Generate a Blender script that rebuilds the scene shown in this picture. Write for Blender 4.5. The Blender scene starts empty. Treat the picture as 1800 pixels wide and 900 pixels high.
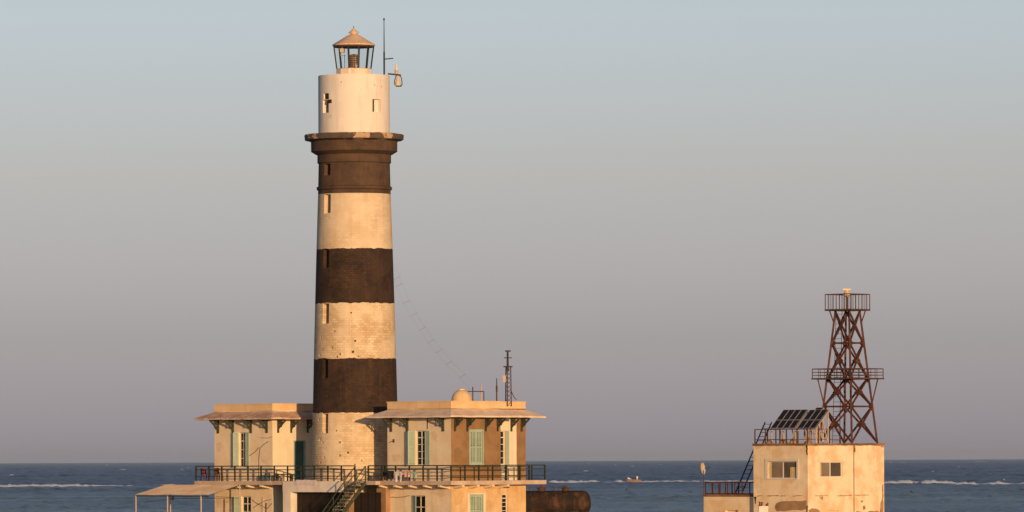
import bpy, math, random
import numpy as np
from mathutils import Matrix, Vector, noise

# ------------------------------------------------------------------ camera, sky, sun, exposure
scene = bpy.context.scene
F = 10000.0            # focal length in photo pixels (200 mm on a 36 mm sensor, 1800 px wide)
EYE = 7.0              # eye height above the sea: the upper deck of a boat
ROLL = 0.004
CX, CY = 900.0, 808.5  # where the level view axis meets the photo
SUN_AZ = math.radians(18)     # behind the camera, to the right
SUN_EL = math.radians(5.5)

cam = bpy.data.cameras.new('camera')
cam.lens = 200; cam.sensor_width = 36; cam.sensor_fit = 'HORIZONTAL'
cam.shift_y = (CY - 450) / 1800
cam.clip_start = 1; cam.clip_end = 200000
cam_ob = bpy.data.objects.new('camera', cam)
cam_ob.location = (0, 0, EYE); cam_ob.rotation_euler = (math.pi / 2, ROLL, 0)
scene.collection.objects.link(cam_ob); scene.camera = cam_ob

world = bpy.data.worlds.new('World'); scene.world = world; world.use_nodes = True
wn = world.node_tree.nodes; wl = world.node_tree.links
bg = wn['Background']
sky = wn.new('ShaderNodeTexSky'); sky.sky_type = 'NISHITA'; sky.sun_disc = False
sky.sun_elevation = SUN_EL; sky.sun_rotation = math.pi - SUN_AZ
sky.altitude = 0; sky.air_density = 0.5; sky.dust_density = 0.3; sky.ozone_density = 1.0
# the dusty layer along the horizon at sunset: depends on the elevation only, all the way round
wtc = wn.new('ShaderNodeTexCoord'); wsx = wn.new('ShaderNodeSeparateXYZ'); wl.new(wtc.outputs['Generated'], wsx.inputs[0])
wmr = wn.new('ShaderNodeMapRange'); wmr.inputs[1].default_value = 0.0; wmr.inputs[2].default_value = 0.2; wl.new(wsx.outputs[2], wmr.inputs[0])
wcr = wn.new('ShaderNodeValToRGB'); wl.new(wmr.outputs[0], wcr.inputs[0])
st = [(0.0, (0.60, 0.508, 0.82)), (0.105, (0.79, 0.594, 0.715)), (0.253, (1.26, 0.864, 0.785)), (0.39, (1.64, 1.19, 1.02)), (1.0, (1.75, 1.36, 1.15))]
while len(wcr.color_ramp.elements) < len(st): wcr.color_ramp.elements.new(0.5)
for e_, (p_, c_) in zip(wcr.color_ramp.elements, st): e_.position = p_; e_.color = (c_[0] / 2, c_[1] / 2, c_[2] / 2, 1)
wvm = wn.new('ShaderNodeVectorMath'); wvm.operation = 'MULTIPLY'; wl.new(sky.outputs[0], wvm.inputs[0]); wl.new(wcr.outputs[0], wvm.inputs[1])
wvs = wn.new('ShaderNodeVectorMath'); wvs.operation = 'SCALE'; wvs.inputs['Scale'].default_value = 2.0; wl.new(wvm.outputs[0], wvs.inputs[0])
wl.new(wvs.outputs[0], bg.inputs[0]); bg.inputs[1].default_value = 0.10

sun = bpy.data.lights.new('sun', 'SUN'); sun.energy = 3.7; sun.angle = math.radians(0.55)
sun.color = (1.0, 0.60, 0.275)
sun_ob = bpy.data.objects.new('sun', sun); scene.collection.objects.link(sun_ob)
sd = Vector((-math.sin(SUN_AZ) * math.cos(SUN_EL), math.cos(SUN_AZ) * math.cos(SUN_EL), -math.sin(SUN_EL)))
sun_ob.rotation_euler = sd.to_track_quat('-Z', 'Y').to_euler()
sun_ob.location = (60, -100, 80)

vs = scene.view_settings
vs.view_transform = 'Standard'; vs.look = 'None'; vs.exposure = 0.0; vs.gamma = 1.0; vs.use_curve_mapping = False

# ------------------------------------------------------------------ measuring helpers
cR, sR = math.cos(ROLL), math.sin(ROLL)
K = math.sqrt(0.5)
GROUND = 1.5
def uv(px, py):
    dx, dy = px - CX, CY - py
    return (dx * cR + dy * sR) / F, (-dx * sR + dy * cR) / F
def P(px, py, Y):
    u, v = uv(px, py)
    return Vector((u * Y, Y, EYE + v * Y))

class Fr:
    """plan frame of a building standing at 45 degrees: its near corner is the origin,
    face A is y=0 (x<0), face B is x=0 (y>0)"""
    def __init__(s, px, py, Y):
        s.Y = Y; s.X = P(px, py, Y).x
        s.M = Matrix.Translation((s.X, s.Y, 0)) @ Matrix.Rotation(-math.pi / 4, 4, 'Z')
    def ax(s, px, py, y=0.0):
        u, _ = uv(px, py)
        return (u * (s.Y + y * K) - s.X - y * K) / (K * (1 + u))
    def by(s, px, py, x=0.0):
        u, _ = uv(px, py)
        return (u * (s.Y - x * K) - s.X - x * K) / (K * (1 - u))
    def z(s, px, py, x, y):
        _, v = uv(px, py)
        return EYE + v * (s.Y + (y - x) * K)
    def w(s, x, y, z):
        return s.M @ Vector((x, y, z))

# ------------------------------------------------------------------ mesh helpers
COL = scene.collection
WM = {}
I4 = Matrix.Identity(4)

class MB:
    def __init__(s, frame=None):
        s.v = []; s.f = []; s.frame = frame or I4; s.key = {}
    def pt(s, p):
        k = (round(p[0], 4), round(p[1], 4), round(p[2], 4))
        i = s.key.get(k)
        if i is None:
            i = len(s.v); s.v.append(tuple(p)); s.key[k] = i
        return i
    def face(s, *pts):
        ids = []
        for p in pts:
            i = s.pt(p)
            if i not in ids: ids.append(i)
        if len(ids) > 2: s.f.append(ids)
        return s
    def hexa(s, b, t):
        s.key = {}
        n = len(b)
        i0 = len(s.v)
        s.v += [tuple(p) for p in b] + [tuple(p) for p in t]
        s.f.append([i0 + i for i in range(n)][::-1]); s.f.append([i0 + n + i for i in range(n)])
        for i in range(n):
            j = (i + 1) % n
            s.f.append([i0 + i, i0 + j, i0 + n + j, i0 + n + i])
        s.key = {}
        return s
    def box(s, x0, x1, y0, y1, z0, z1):
        return s.hexa([(x0, y0, z0), (x1, y0, z0), (x1, y1, z0), (x0, y1, z0)],
                      [(x0, y0, z1), (x1, y0, z1), (x1, y1, z1), (x0, y1, z1)])
    def prism(s, pts, off):
        off = Vector(off); b = [Vector(p) for p in pts]
        return s.hexa(b, [p + off for p in b])
    def bar(s, p, q, w, h=None, up=(0, 0, 1)):
        p, q = Vector(p), Vector(q); h = h or w
        d = (q - p).normalized(); up = Vector(up)
        if abs(d.dot(up)) > 0.98: up = Vector((1, 0, 0)) if abs(d.x) < 0.9 else Vector((0, 1, 0))
        a = d.cross(up).normalized() * (w / 2); b = a.cross(d).normalized() * (h / 2)
        return s.hexa([p - a - b, p + a - b, p + a + b, p - a + b], [q - a - b, q + a - b, q + a + b, q - a + b])
    def tube(s, p, q, r, n=8, r2=None):
        p, q = Vector(p), Vector(q); d = (q - p).normalized()
        up = Vector((0, 0, 1)) if abs(d.z) < 0.95 else Vector((1, 0, 0))
        a = d.cross(up).normalized(); b = a.cross(d).normalized(); r2 = r if r2 is None else r2
        c = [(math.cos(2 * math.pi * i / n), math.sin(2 * math.pi * i / n)) for i in range(n)]
        return s.hexa([p + a * x * r + b * y * r for x, y in c], [q + a * x * r2 + b * y * r2 for x, y in c])
    def path(s, pts, r, n=6):
        for a, b in zip(pts[:-1], pts[1:]): s.tube(a, b, r, n)
        return s
    def lathe(s, prof, n=48, c=(0, 0), M=None, a0=0.0):
        s.key = {}
        i0 = len(s.v); m = len(prof)
        for r, z in prof:
            for i in range(n):
                a = a0 + 2 * math.pi * i / n
                p = Vector((c[0] + r * math.sin(a), c[1] - r * math.cos(a), z))
                s.v.append(tuple(M @ p if M else p))
        for k in range(m - 1):
            for i in range(n):
                j = (i + 1) % n
                s.f.append([i0 + k * n + i, i0 + k * n + j, i0 + (k + 1) * n + j, i0 + (k + 1) * n + i])
        s.f.append([i0 + i for i in range(n)][::-1]); s.f.append([i0 + (m - 1) * n + i for i in range(n)])
        return s
    def sheet(s, f, u0, u1, z0, z1, holes=(), us=(), zs=()):
        """surface f(u,z,depth) with recessed rectangular openings (u0,u1,z0,z1,depth,closed)"""
        U = {round(x, 5) for x in (u0, u1, *us)}; Z = {round(x, 5) for x in (z0, z1, *zs)}
        for h in holes:
            U |= {round(h[0], 5), round(h[1], 5)}; Z |= {round(h[2], 5), round(h[3], 5)}
        U = sorted(x for x in U if u0 - 1e-4 <= x <= u1 + 1e-4); Z = sorted(z for z in Z if z0 - 1e-4 <= z <= z1 + 1e-4)
        for a, b in zip(U[:-1], U[1:]):
            for c, d in zip(Z[:-1], Z[1:]):
                mu, mz = (a + b) / 2, (c + d) / 2
                hit = None
                for h in holes:
                    if h[0] < mu < h[1] and h[2] < mz < h[3]: hit = h
                if hit:
                    if hit[5]: s.face(f(a, c, hit[4]), f(b, c, hit[4]), f(b, d, hit[4]), f(a, d, hit[4]))
                else: s.face(f(a, c, 0), f(b, c, 0), f(b, d, 0), f(a, d, 0))
        for h in holes:
            a, b, c, d, e = h[:5]
            c2, d2 = max(c, z0), min(d, z1)
            s.face(f(a, c2, 0), f(a, d2, 0), f(a, d2, e), f(a, c2, e))
            s.face(f(b, c2, 0), f(b, c2, e), f(b, d2, e), f(b, d2, 0))
            uu = [a] + [x for x in U if a + 1e-4 < x < b - 1e-4] + [b]
            for p, q in zip(uu[:-1], uu[1:]):
                s.face(f(p, c2, 0), f(p, c2, e), f(q, c2, e), f(q, c2, 0))
                s.face(f(p, d2, 0), f(q, d2, 0), f(q, d2, e), f(p, d2, e))
        return s
    def mesh(s, name, mat, smooth=None, M=I4):
        me = bpy.data.meshes.new(name)
        me.from_pydata([M @ (s.frame @ Vector(p)) for p in s.v], [], s.f)
        me.materials.append(mat); me.update()
        if smooth:
            me.shade_smooth(); me.set_sharp_from_angle(angle=math.radians(smooth))
        return me
    def build(s, name, mat, parent=None, smooth=None):
        inv = WM[parent.name].inverted() if parent else I4
        ob = bpy.data.objects.new(name, s.mesh(name, mat, smooth, inv))
        COL.objects.link(ob)
        if parent: ob.parent = parent
        WM[ob.name] = WM[parent.name] if parent else I4
        return ob

def tag(o, label=None, cat=None, group=None, kind=None):
    if label: o['label'] = label
    if cat: o['category'] = cat
    if group: o['group'] = group
    if kind: o['kind'] = kind
    return o
def thing(name, M, label, cat, group=None):
    o = bpy.data.objects.new(name, None); o.empty_display_size = 0.3
    o.matrix_world = M; COL.objects.link(o); WM[o.name] = M.copy()
    return tag(o, label, cat, group)
def inst(me, name, parent, Mw):
    o = bpy.data.objects.new(name, me); COL.objects.link(o); o.parent = parent
    o.matrix_basis = WM[parent.name].inverted() @ Mw
    WM[o.name] = Mw.copy()
    return o
def T(*p): return Matrix.Translation(Vector(p))
def RZ(a): return Matrix.Rotation(a, 4, 'Z')

# ------------------------------------------------------------------ materials
def mat(name, col, rough=0.85, var=0.18, scale=1.2, bump=0.25, bscale=14, col2=None, thr=(0.45, 0.62), c2scale=0.7,
        col3=None, thr3=(0.6, 0.66), c3scale=2.2, streak=0.0, metal=0.0, spec=0.3, blocks=None, bdist=0.02, detail=6):
    m = bpy.data.materials.new(name); m.use_nodes = True
    N = m.node_tree.nodes; L = m.node_tree.links; b = N['Principled BSDF']
    b.inputs['Roughness'].default_value = rough; b.inputs['Metallic'].default_value = metal
    b.inputs['Specular IOR Level'].default_value = spec
    tc = N.new('ShaderNodeTexCoord'); vec = tc.outputs['Object']
    def tex(sc, det=detail, v=None, rgh=0.6):
        n = N.new('ShaderNodeTexNoise'); n.inputs['Scale'].default_value = sc
        n.inputs['Detail'].default_value = det; n.inputs['Roughness'].default_value = rgh
        L.new(v or vec, n.inputs['Vector']); return n.outputs['Fac']
    def ramp(x, a, c):
        r = N.new('ShaderNodeMapRange'); r.inputs[1].default_value = a; r.inputs[2].default_value = c
        r.clamp = True; L.new(x, r.inputs[0]); return r.outputs[0]
    def mix(fac, A, B, t='MIX'):
        x = N.new('ShaderNodeMix'); x.data_type = 'RGBA'; x.blend_type = t
        if isinstance(fac, float): x.inputs[0].default_value = fac
        else: L.new(fac, x.inputs[0])
        for i, c in ((6, A), (7, B)):
            if isinstance(c, tuple): x.inputs[i].default_value = (*c, 1)
            else: L.new(c, x.inputs[i])
        return x.outputs[2]
    def sc(c, k): return tuple(min(1, x * k) for x in c)
    cur = mix(ramp(tex(scale), 0.3, 0.7), sc(col, 1 - var), sc(col, 1 + var * 0.8))
    if col2: cur = mix(ramp(tex(c2scale), *thr), cur, col2)
    if col3: cur = mix(ramp(tex(c3scale, 8), *thr3), cur, col3)
    if streak:
        mp = N.new('ShaderNodeMapping'); mp.inputs['Scale'].default_value = (3.2, 3.2, 0.28)
        L.new(vec, mp.inputs[0])
        cur = mix(ramp(tex(1.0, 6, mp.outputs[0]), 0.5, 0.75), cur, mix(streak, cur, (0.30, 0.17, 0.08)))
    h = tex(bscale, 5)
    if blocks:
        bw, bh, amt = blocks
        sx = N.new('ShaderNodeSeparateXYZ'); L.new(vec, sx.inputs[0])
        at = N.new('ShaderNodeMath'); at.operation = 'ARCTAN2'; L.new(sx.outputs[0], at.inputs[0])
        ng = N.new('ShaderNodeMath'); ng.operation = 'MULTIPLY'; ng.inputs[1].default_value = -1; L.new(sx.outputs[1], ng.inputs[0])
        L.new(ng.outputs[0], at.inputs[1])
        mu = N.new('ShaderNodeMath'); mu.operation = 'MULTIPLY'; mu.inputs[1].default_value = 2.6; L.new(at.outputs[0], mu.inputs[0])
        cb = N.new('ShaderNodeCombineXYZ'); L.new(mu.outputs[0], cb.inputs[0]); L.new(sx.outputs[2], cb.inputs[1])
        br = N.new('ShaderNodeTexBrick'); br.inputs['Scale'].default_value = 1.0
        br.inputs['Brick Width'].default_value = bw; br.inputs['Row Height'].default_value = bh
        br.inputs['Mortar Size'].default_value = 0.014; br.inputs['Mortar Smooth'].default_value = 0.3
        br.inputs['Color1'].default_value = (1.08, 1.08, 1.06, 1); br.inputs['Color2'].default_value = (0.66, 0.63, 0.58, 1)
        br.inputs['Mortar'].default_value = (0.62, 0.58, 0.53, 1); br.inputs['Bias'].default_value = -0.2
        L.new(cb.outputs[0], br.inputs['Vector'])
        patch = ramp(tex(0.55, 3), 0.36, 0.6)
        pm = N.new('ShaderNodeMath'); pm.operation = 'MULTIPLY'; pm.inputs[1].default_value = amt; L.new(patch, pm.inputs[0])
        cur = mix(pm.outputs[0], cur, br.outputs['Color'], 'MULTIPLY')
        ad = N.new('ShaderNodeMath'); ad.operation = 'SUBTRACT'; L.new(h, ad.inputs[0])
        fm = N.new('ShaderNodeMath'); fm.operation = 'MULTIPLY'; L.new(br.outputs['Fac'], fm.inputs[0]); L.new(pm.outputs[0], fm.inputs[1])
        L.new(fm.outputs[0], ad.inputs[1]); h = ad.outputs[0]
    L.new(cur, b.inputs['Base Color'])
    if bump:
        bp = N.new('ShaderNodeBump'); bp.inputs['Strength'].default_value = bump; bp.inputs['Distance'].default_value = bdist
        L.new(h, bp.inputs['Height']); L.new(bp.outputs[0], b.inputs['Normal'])
    return m

M_drum = mat('white_drum', (0.80, 0.76, 0.69), var=0.05, col3=(0.62, 0.52, 0.40), thr3=(0.66, 0.74), c3scale=1.6, streak=0.22)
M_white = mat('whitewashed_blocks', (0.76, 0.63, 0.44), var=0.10, col2=(0.66, 0.51, 0.33), blocks=(0.30, 0.16, 0.8), streak=0.25, bump=0.5)
M_white_top = mat('whitewashed_blocks_smooth', (0.74, 0.62, 0.45), var=0.08, col2=(0.66, 0.52, 0.35), blocks=(0.30, 0.16, 0.4), streak=0.2)
M_dark = mat('dark_brown_blocks', (0.040, 0.025, 0.018), var=0.45, scale=2.2, col2=(0.066, 0.038, 0.024), thr=(0.42, 0.66), c2scale=0.9, blocks=(0.30, 0.15, 1.0), col3=(0.13, 0.085, 0.06), thr3=(0.665, 0.72), c3scale=3.4, streak=0.12, bump=0.5)
M_neck = mat('dark_brown_render', (0.088, 0.056, 0.038), var=0.35, streak=0.15, col2=(0.115, 0.068, 0.04), blocks=(0.30, 0.15, 0.5))
M_slab = mat('chipped_gallery_slab', (0.11, 0.08, 0.06), var=0.3, col2=(0.50, 0.36, 0.24), thr=(0.55, 0.57), c2scale=1.1, bump=0.8, bscale=8)
M_lantern_white = mat('lantern_white', (0.78, 0.68, 0.55), var=0.08, streak=0.4)
M_lantern_roof = mat('lantern_roof_copper', (0.74, 0.54, 0.37), var=0.14, streak=0.2, rough=0.6)
M_black = mat('black_iron', (0.03, 0.028, 0.027), rough=0.6, var=0.3)
M_boards = mat('dark_fill_boards', (0.028, 0.018, 0.012), var=0.4)  # near-black colour stands in for the shade under the bridge
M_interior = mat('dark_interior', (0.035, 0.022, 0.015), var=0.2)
M_plaster = mat('tan_plaster', (0.86, 0.73, 0.53), var=0.08, col2=(0.81, 0.65, 0.44), streak=0.2, col3=(0.74, 0.60, 0.42), thr3=(0.62, 0.72))
M_plaster_low = mat('stained_plaster', (0.74, 0.53, 0.29), var=0.12, col2=(0.62, 0.41, 0.20), streak=0.35)
M_pale = mat('pale_cream_plaster', (0.80, 0.73, 0.56), var=0.06, streak=0.15)
M_brown = mat('ochre_brown_paint', (0.27, 0.165, 0.08), var=0.2, col2=(0.34, 0.21, 0.105), streak=0.3)
M_parapet = mat('parapet_ochre', (0.78, 0.58, 0.34), var=0.08, col2=(0.74, 0.51, 0.27), streak=0.2)
M_eave = mat('eave_sheet', (0.86, 0.71, 0.55), var=0.10, col2=(0.76, 0.58, 0.43), rough=0.8, c2scale=1.1)
M_stain = mat('patched_plaster', (0.76, 0.60, 0.41), var=0.12, col2=(0.83, 0.69, 0.49))
M_stain2 = mat('patched_low_plaster', (0.62, 0.42, 0.21), var=0.14, col2=(0.72, 0.51, 0.28))
M_stain3 = mat('patched_brown', (0.31, 0.19, 0.09), var=0.14, col2=(0.27, 0.165, 0.08))
M_eave_worn = mat('worn_tile_eave', (0.74, 0.54, 0.40), var=0.2, col2=(0.52, 0.32, 0.22), thr=(0.42, 0.60), c2scale=1.6, rough=0.85, col3=(0.72, 0.60, 0.46), thr3=(0.60, 0.66), c3scale=1.8, bump=0.6)
M_timber = mat('dark_green_timber', (0.055, 0.06, 0.045), var=0.3, rough=0.75)
M_shutter = mat('pale_green_shutter', (0.38, 0.50, 0.41), var=0.14, col3=(0.5, 0.46, 0.34), thr3=(0.6, 0.7), rough=0.7)
M_door = mat('teal_door', (0.06, 0.15, 0.14), var=0.2, rough=0.6)
M_frame = mat('white_window_paint', (0.72, 0.68, 0.60), var=0.08, rough=0.6)
M_glass = mat('dark_window_glass', (0.012, 0.012, 0.014), var=0.1, rough=0.08, bump=0, spec=0.5)
M_glass_lit = mat('lit_window_glass', (0.24, 0.20, 0.15), var=0.3, rough=0.12, bump=0, spec=0.5, scale=0.9)  # paler copy of the glass, light painted into the pane colour
M_glass_dim = mat('dim_window_glass', (0.10, 0.085, 0.07), var=0.3, rough=0.12, bump=0, spec=0.5)
M_curtain = mat('yellow_curtain', (0.62, 0.50, 0.24), var=0.15, rough=0.9)
M_concrete = mat('deck_concrete', (0.62, 0.50, 0.39), var=0.16, col2=(0.50, 0.38, 0.28), streak=0.3)
M_portico = mat('portico_whitewash', (0.86, 0.80, 0.70), var=0.10, col2=(0.76, 0.68, 0.58), streak=0.3)
M_rail = mat('green_railing_paint', (0.03, 0.04, 0.028), var=0.3, rough=0.6, col3=(0.12, 0.07, 0.04), thr3=(0.6, 0.68))
M_stair = mat('green_stair_paint', (0.045, 0.065, 0.042), var=0.3, rough=0.65, col3=(0.2, 0.12, 0.07), thr3=(0.58, 0.66))
M_rust = mat('red_lead_steel', (0.105, 0.036, 0.024), var=0.45, rough=0.8, col2=(0.05, 0.025, 0.02), col3=(0.18, 0.07, 0.04), thr3=(0.58, 0.66))
M_rust_rail = mat('rusty_brown_rail', (0.095, 0.048, 0.032), var=0.35, rough=0.8)
M_tank = mat('rusted_tank', (0.028, 0.018, 0.015), var=0.5, rough=0.85, col2=(0.095, 0.04, 0.022), thr=(0.5, 0.68), c2scale=1.3, col3=(0.02, 0.017, 0.015), thr3=(0.50, 0.62), c3scale=1.0, streak=0.3, bump=0.5)
M_sheet = mat('dusty_sheet_metal', (0.74, 0.60, 0.46), var=0.12, col2=(0.62, 0.48, 0.35), rough=0.75)
M_post = mat('pale_post', (0.55, 0.44, 0.36), var=0.15)
M_kwall = mat('flaking_plaster', (0.90, 0.76, 0.54), var=0.07, col2=(0.79, 0.58, 0.35), thr=(0.45, 0.60), c2scale=0.8, col3=(0.88, 0.76, 0.56), thr3=(0.58, 0.66), c3scale=0.9, streak=0.12)
M_spall = mat('bare_brown_render', (0.34, 0.21, 0.12), var=0.25, col2=(0.44, 0.28, 0.16), bump=0.7)
M_roofedge = mat('rusty_roof_edge', (0.20, 0.10, 0.06), var=0.35, col2=(0.34, 0.19, 0.10))
M_solar = mat('solar_cells', (0.012, 0.014, 0.026), var=0.2, rough=0.25, bump=0, spec=0.4)
M_alu = mat('panel_frame', (0.40, 0.35, 0.30), var=0.1, rough=0.5)
M_dish = mat('dish_white', (0.62, 0.54, 0.42), var=0.1, rough=0.6)
M_cloth_white = mat('white_cloth', (0.74, 0.66, 0.62), var=0.1, scale=5)
M_cloth_dark = mat('dark_cloth', (0.03, 0.026, 0.035), var=0.2, scale=5)
M_cloth_pink = mat('pink_cloth', (0.66, 0.40, 0.36), var=0.3, scale=6)
M_red = mat('red_plastic', (0.22, 0.05, 0.045), var=0.15, rough=0.5)
M_hull = mat('boat_hull', (0.24, 0.19, 0.17), var=0.25)
M_skin = mat('person_skin', (0.16, 0.09, 0.06), var=0.1)
M_ground = mat('coral_rubble_ground', (0.42, 0.36, 0.28), var=0.25)
M_lens = mat('brass_lens', (0.22, 0.15, 0.09), var=0.3, rough=0.35, metal=0.0, spec=0.6)
M_leaf = mat('plant_leaf', (0.06, 0.09, 0.035), var=0.35)
M_blue = mat('blue_drum', (0.05, 0.08, 0.10), var=0.2, rough=0.6)
M_wire = mat('aerial_wire', (0.16, 0.14, 0.13), var=0.1)

def glass_mat():
    m = bpy.data.materials.new('lantern_glass'); m.use_nodes = True
    N = m.node_tree.nodes; L = m.node_tree.links; N.clear()
    o = N.new('ShaderNodeOutputMaterial'); t = N.new('ShaderNodeBsdfTransparent'); g = N.new('ShaderNodeBsdfGlossy')
    t.inputs[0].default_value = (0.97, 0.98, 0.98, 1); g.inputs['Roughness'].default_value = 0.04
    x = N.new('ShaderNodeMixShader'); x.inputs[0].default_value = 0.05
    L.new(t.outputs[0], x.inputs[1]); L.new(g.outputs[0], x.inputs[2]); L.new(x.outputs[0], o.inputs[0])
    return m
M_clear = glass_mat()

def sea_mat():
    m = bpy.data.materials.new('sea_water'); m.use_nodes = True
    N = m.node_tree.nodes; L = m.node_tree.links; b = N['Principled BSDF']
    b.inputs['Roughness'].default_value = 0.36; b.inputs['IOR'].default_value = 1.33
    tc = N.new('ShaderNodeTexCoord')
    n1 = N.new('ShaderNodeTexNoise'); n1.inputs['Scale'].default_value = 0.012; n1.inputs['Detail'].default_value = 5
    L.new(tc.outputs['Object'], n1.inputs[0])
    sx = N.new('ShaderNodeSeparateXYZ'); L.new(tc.outputs['Object'], sx.inputs[0])
    # shallow turquoise water over the reef flat, deep blue outside it
    r = N.new('ShaderNodeMapRange'); r.inputs[1].default_value = 1000; r.inputs[2].default_value = 1750; L.new(sx.outputs[1], r.inputs[0])
    x = N.new('ShaderNodeMix'); x.data_type = 'RGBA'; L.new(r.outputs[0], x.inputs[0])
    x.inputs[6].default_value = (0.165, 0.260, 0.330, 1); x.inputs[7].default_value = (0.040, 0.058, 0.140, 1)
    y = N.new('ShaderNodeMix'); y.data_type = 'RGBA'; y.blend_type = 'MULTIPLY'; y.inputs[0].default_value = 0.7
    r2 = N.new('ShaderNodeMapRange'); r2.inputs[1].default_value = 0.35; r2.inputs[2].default_value = 0.65; r2.inputs[3].default_value = 0.45; r2.inputs[4].default_value = 1.4
    L.new(n1.outputs[0], r2.inputs[0]); L.new(x.outputs[2], y.inputs[6]); L.new(r2.outputs[0], y.inputs[7])
    L.new(y.outputs[2], b.inputs['Base Color'])
    mp = N.new('ShaderNodeMapping'); mp.inputs['Scale'].default_value = (0.5, 0.8, 0.5); L.new(tc.outputs['Object'], mp.inputs[0])
    n2 = N.new('ShaderNodeTexNoise'); n2.inputs['Scale'].default_value = 0.5; n2.inputs['Detail'].default_value = 6; L.new(mp.outputs[0], n2.inputs[0])
    bp = N.new('ShaderNodeBump'); bp.inputs['Strength'].default_value = 1.0; bp.inputs['Distance'].default_value = 1.0
    L.new(n2.outputs[0], bp.inputs['Height']); L.new(bp.outputs[0], b.inputs['Normal'])
    return m
M_sea = sea_mat()
M_reef = mat('wet_reef_rock', (0.07, 0.05, 0.035), var=0.3)
M_foam = mat('sea_foam', (0.72, 0.82, 0.95), var=0.12, rough=0.9, bump=0.4, bscale=3)

# ------------------------------------------------------------------ sea and ground
def build_sea():
    rng = np.random.default_rng(3)
    y0, y1 = 480.0, 9000.0
    rows = 1650
    t = np.linspace(0, 1, rows); ys = y0 * (y1 / y0) ** t
    cols = 400; a = np.linspace(-0.15, 0.15, cols)
    Yg = np.repeat(ys[:, None], cols, 1) + rng.uniform(-0.3, 0.3, (rows, cols)) * (ys / 520)[:, None]
    Yg[0, :] = y0; Yg[-1, :] = y1
    Xg = Yg * a[None, :]
    Z = np.zeros_like(Xg)
    def waves(n, l0, l1, amp, spread):
        z = np.zeros_like(Xg)
        for _ in range(n):
            l = l0 * (l1 / l0) ** rng.random(); th = rng.normal(-0.35, spread); ph = rng.uniform(0, 6.28)
            k = 2 * math.pi / l
            arg = k * (Xg * math.sin(th) + Yg * math.cos(th)) + ph + 0.8 * np.sin(k * 0.13 * Xg + ph * 2)
            z += (np.exp(np.sin(arg) - 1) - 0.45) * amp * (l / l1) ** 0.7
        return z
    small = waves(26, 5, 14, 0.16, 0.7); big = waves(26, 9, 30, 0.24, 0.6)
    w = np.clip((Yg - 1480) / 260, 0, 1)
    grp = 0.65 + 0.5 * np.sin(Xg * 0.013 + Yg * 0.004) * np.sin(Yg * 0.017 - Xg * 0.005)
    Z = (small * (1 - 0.5 * w) + big * (0.18 + 0.82 * w)) * grp
    ed = np.clip((0.15 - np.abs(a)) / 0.01, 0, 1)[None, :] * np.clip(t / 0.03, 0, 1)[:, None] * np.clip((1 - t) / 0.06, 0, 1)[:, None]
    Z = Z + rng.normal(0, 1, Z.shape) * np.clip(0.05 * Yg / 1000, 0.03, 0.12) * (1 - 0.3 * w)
    Z = Z * ed
    nv = rows * cols
    V = np.stack([Xg, Yg, Z], -1).reshape(-1, 3)
    i = np.arange(nv).reshape(rows, cols)
    Q = np.stack([i[:-1, :-1], i[:-1, 1:], i[1:, 1:], i[1:, :-1]], -1).reshape(-1, 4)
    R = 30000.0
    xs0, xs1 = 0.15 * y0, 0.15 * y1
    ex = [(-xs0, y0, 0), (xs0, y0, 0), (xs1, y1, 0), (-xs1, y1, 0), (-R, -R, 0), (R, -R, 0), (R, R, 0), (-R, R, 0)]
    b = nv
    V = np.vstack([V, np.array(ex)])
    Q2 = np.array([[b + 4, b + 5, b + 1, b], [b + 5, b + 6, b + 2, b + 1], [b + 6, b + 7, b + 3, b + 2], [b + 7, b + 4, b, b + 3]])
    Q = np.vstack([Q, Q2])
    me = bpy.data.meshes.new('sea')
    me.vertices.add(len(V)); me.vertices.foreach_set('co', V.astype(np.float32).ravel())
    me.loops.add(Q.size); me.loops.foreach_set('vertex_index', Q.astype(np.int32).ravel())
    me.polygons.add(len(Q)); me.polygons.foreach_set('loop_start', np.arange(0, Q.size, 4, dtype=np.int32))
    me.update(calc_edges=True); me.validate(); me.shade_smooth()
    me.materials.append(M_sea)
    o = bpy.data.objects.new('sea', me); COL.objects.link(o); tag(o, kind='structure')
build_sea()

g = MB(); gp = []
for i in range(40):
    a = 2 * math.pi * i / 40
    r = 1 + 0.08 * math.sin(3 * a + 1) + 0.05 * math.sin(7 * a)
    gp.append(Vector((6 + 27 * r * math.cos(a), 374 + 16 * r * math.sin(a), -1)))
g.prism(gp, (0, 0, GROUND + 1)); tag(g.build('ground', M_ground), kind='structure')

hz = MB(); hz.box(-31000, 31000, -31000, 31000, -3, 42)
hm = bpy.data.materials.new('sea_haze'); hm.use_nodes = True; hm.node_tree.nodes.clear()
ho = hm.node_tree.nodes.new('ShaderNodeOutputMaterial'); hv = hm.node_tree.nodes.new('ShaderNodeVolumePrincipled')
hv.inputs['Color'].default_value = (0.60, 0.80, 1.0, 1); hv.inputs['Density'].default_value = 0.00002; hv.inputs['Anisotropy'].default_value = 0.0
hm.node_tree.links.new(hv.outputs[0], ho.inputs['Volume'])
tag(hz.build('haze', hm), kind='stuff')

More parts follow.
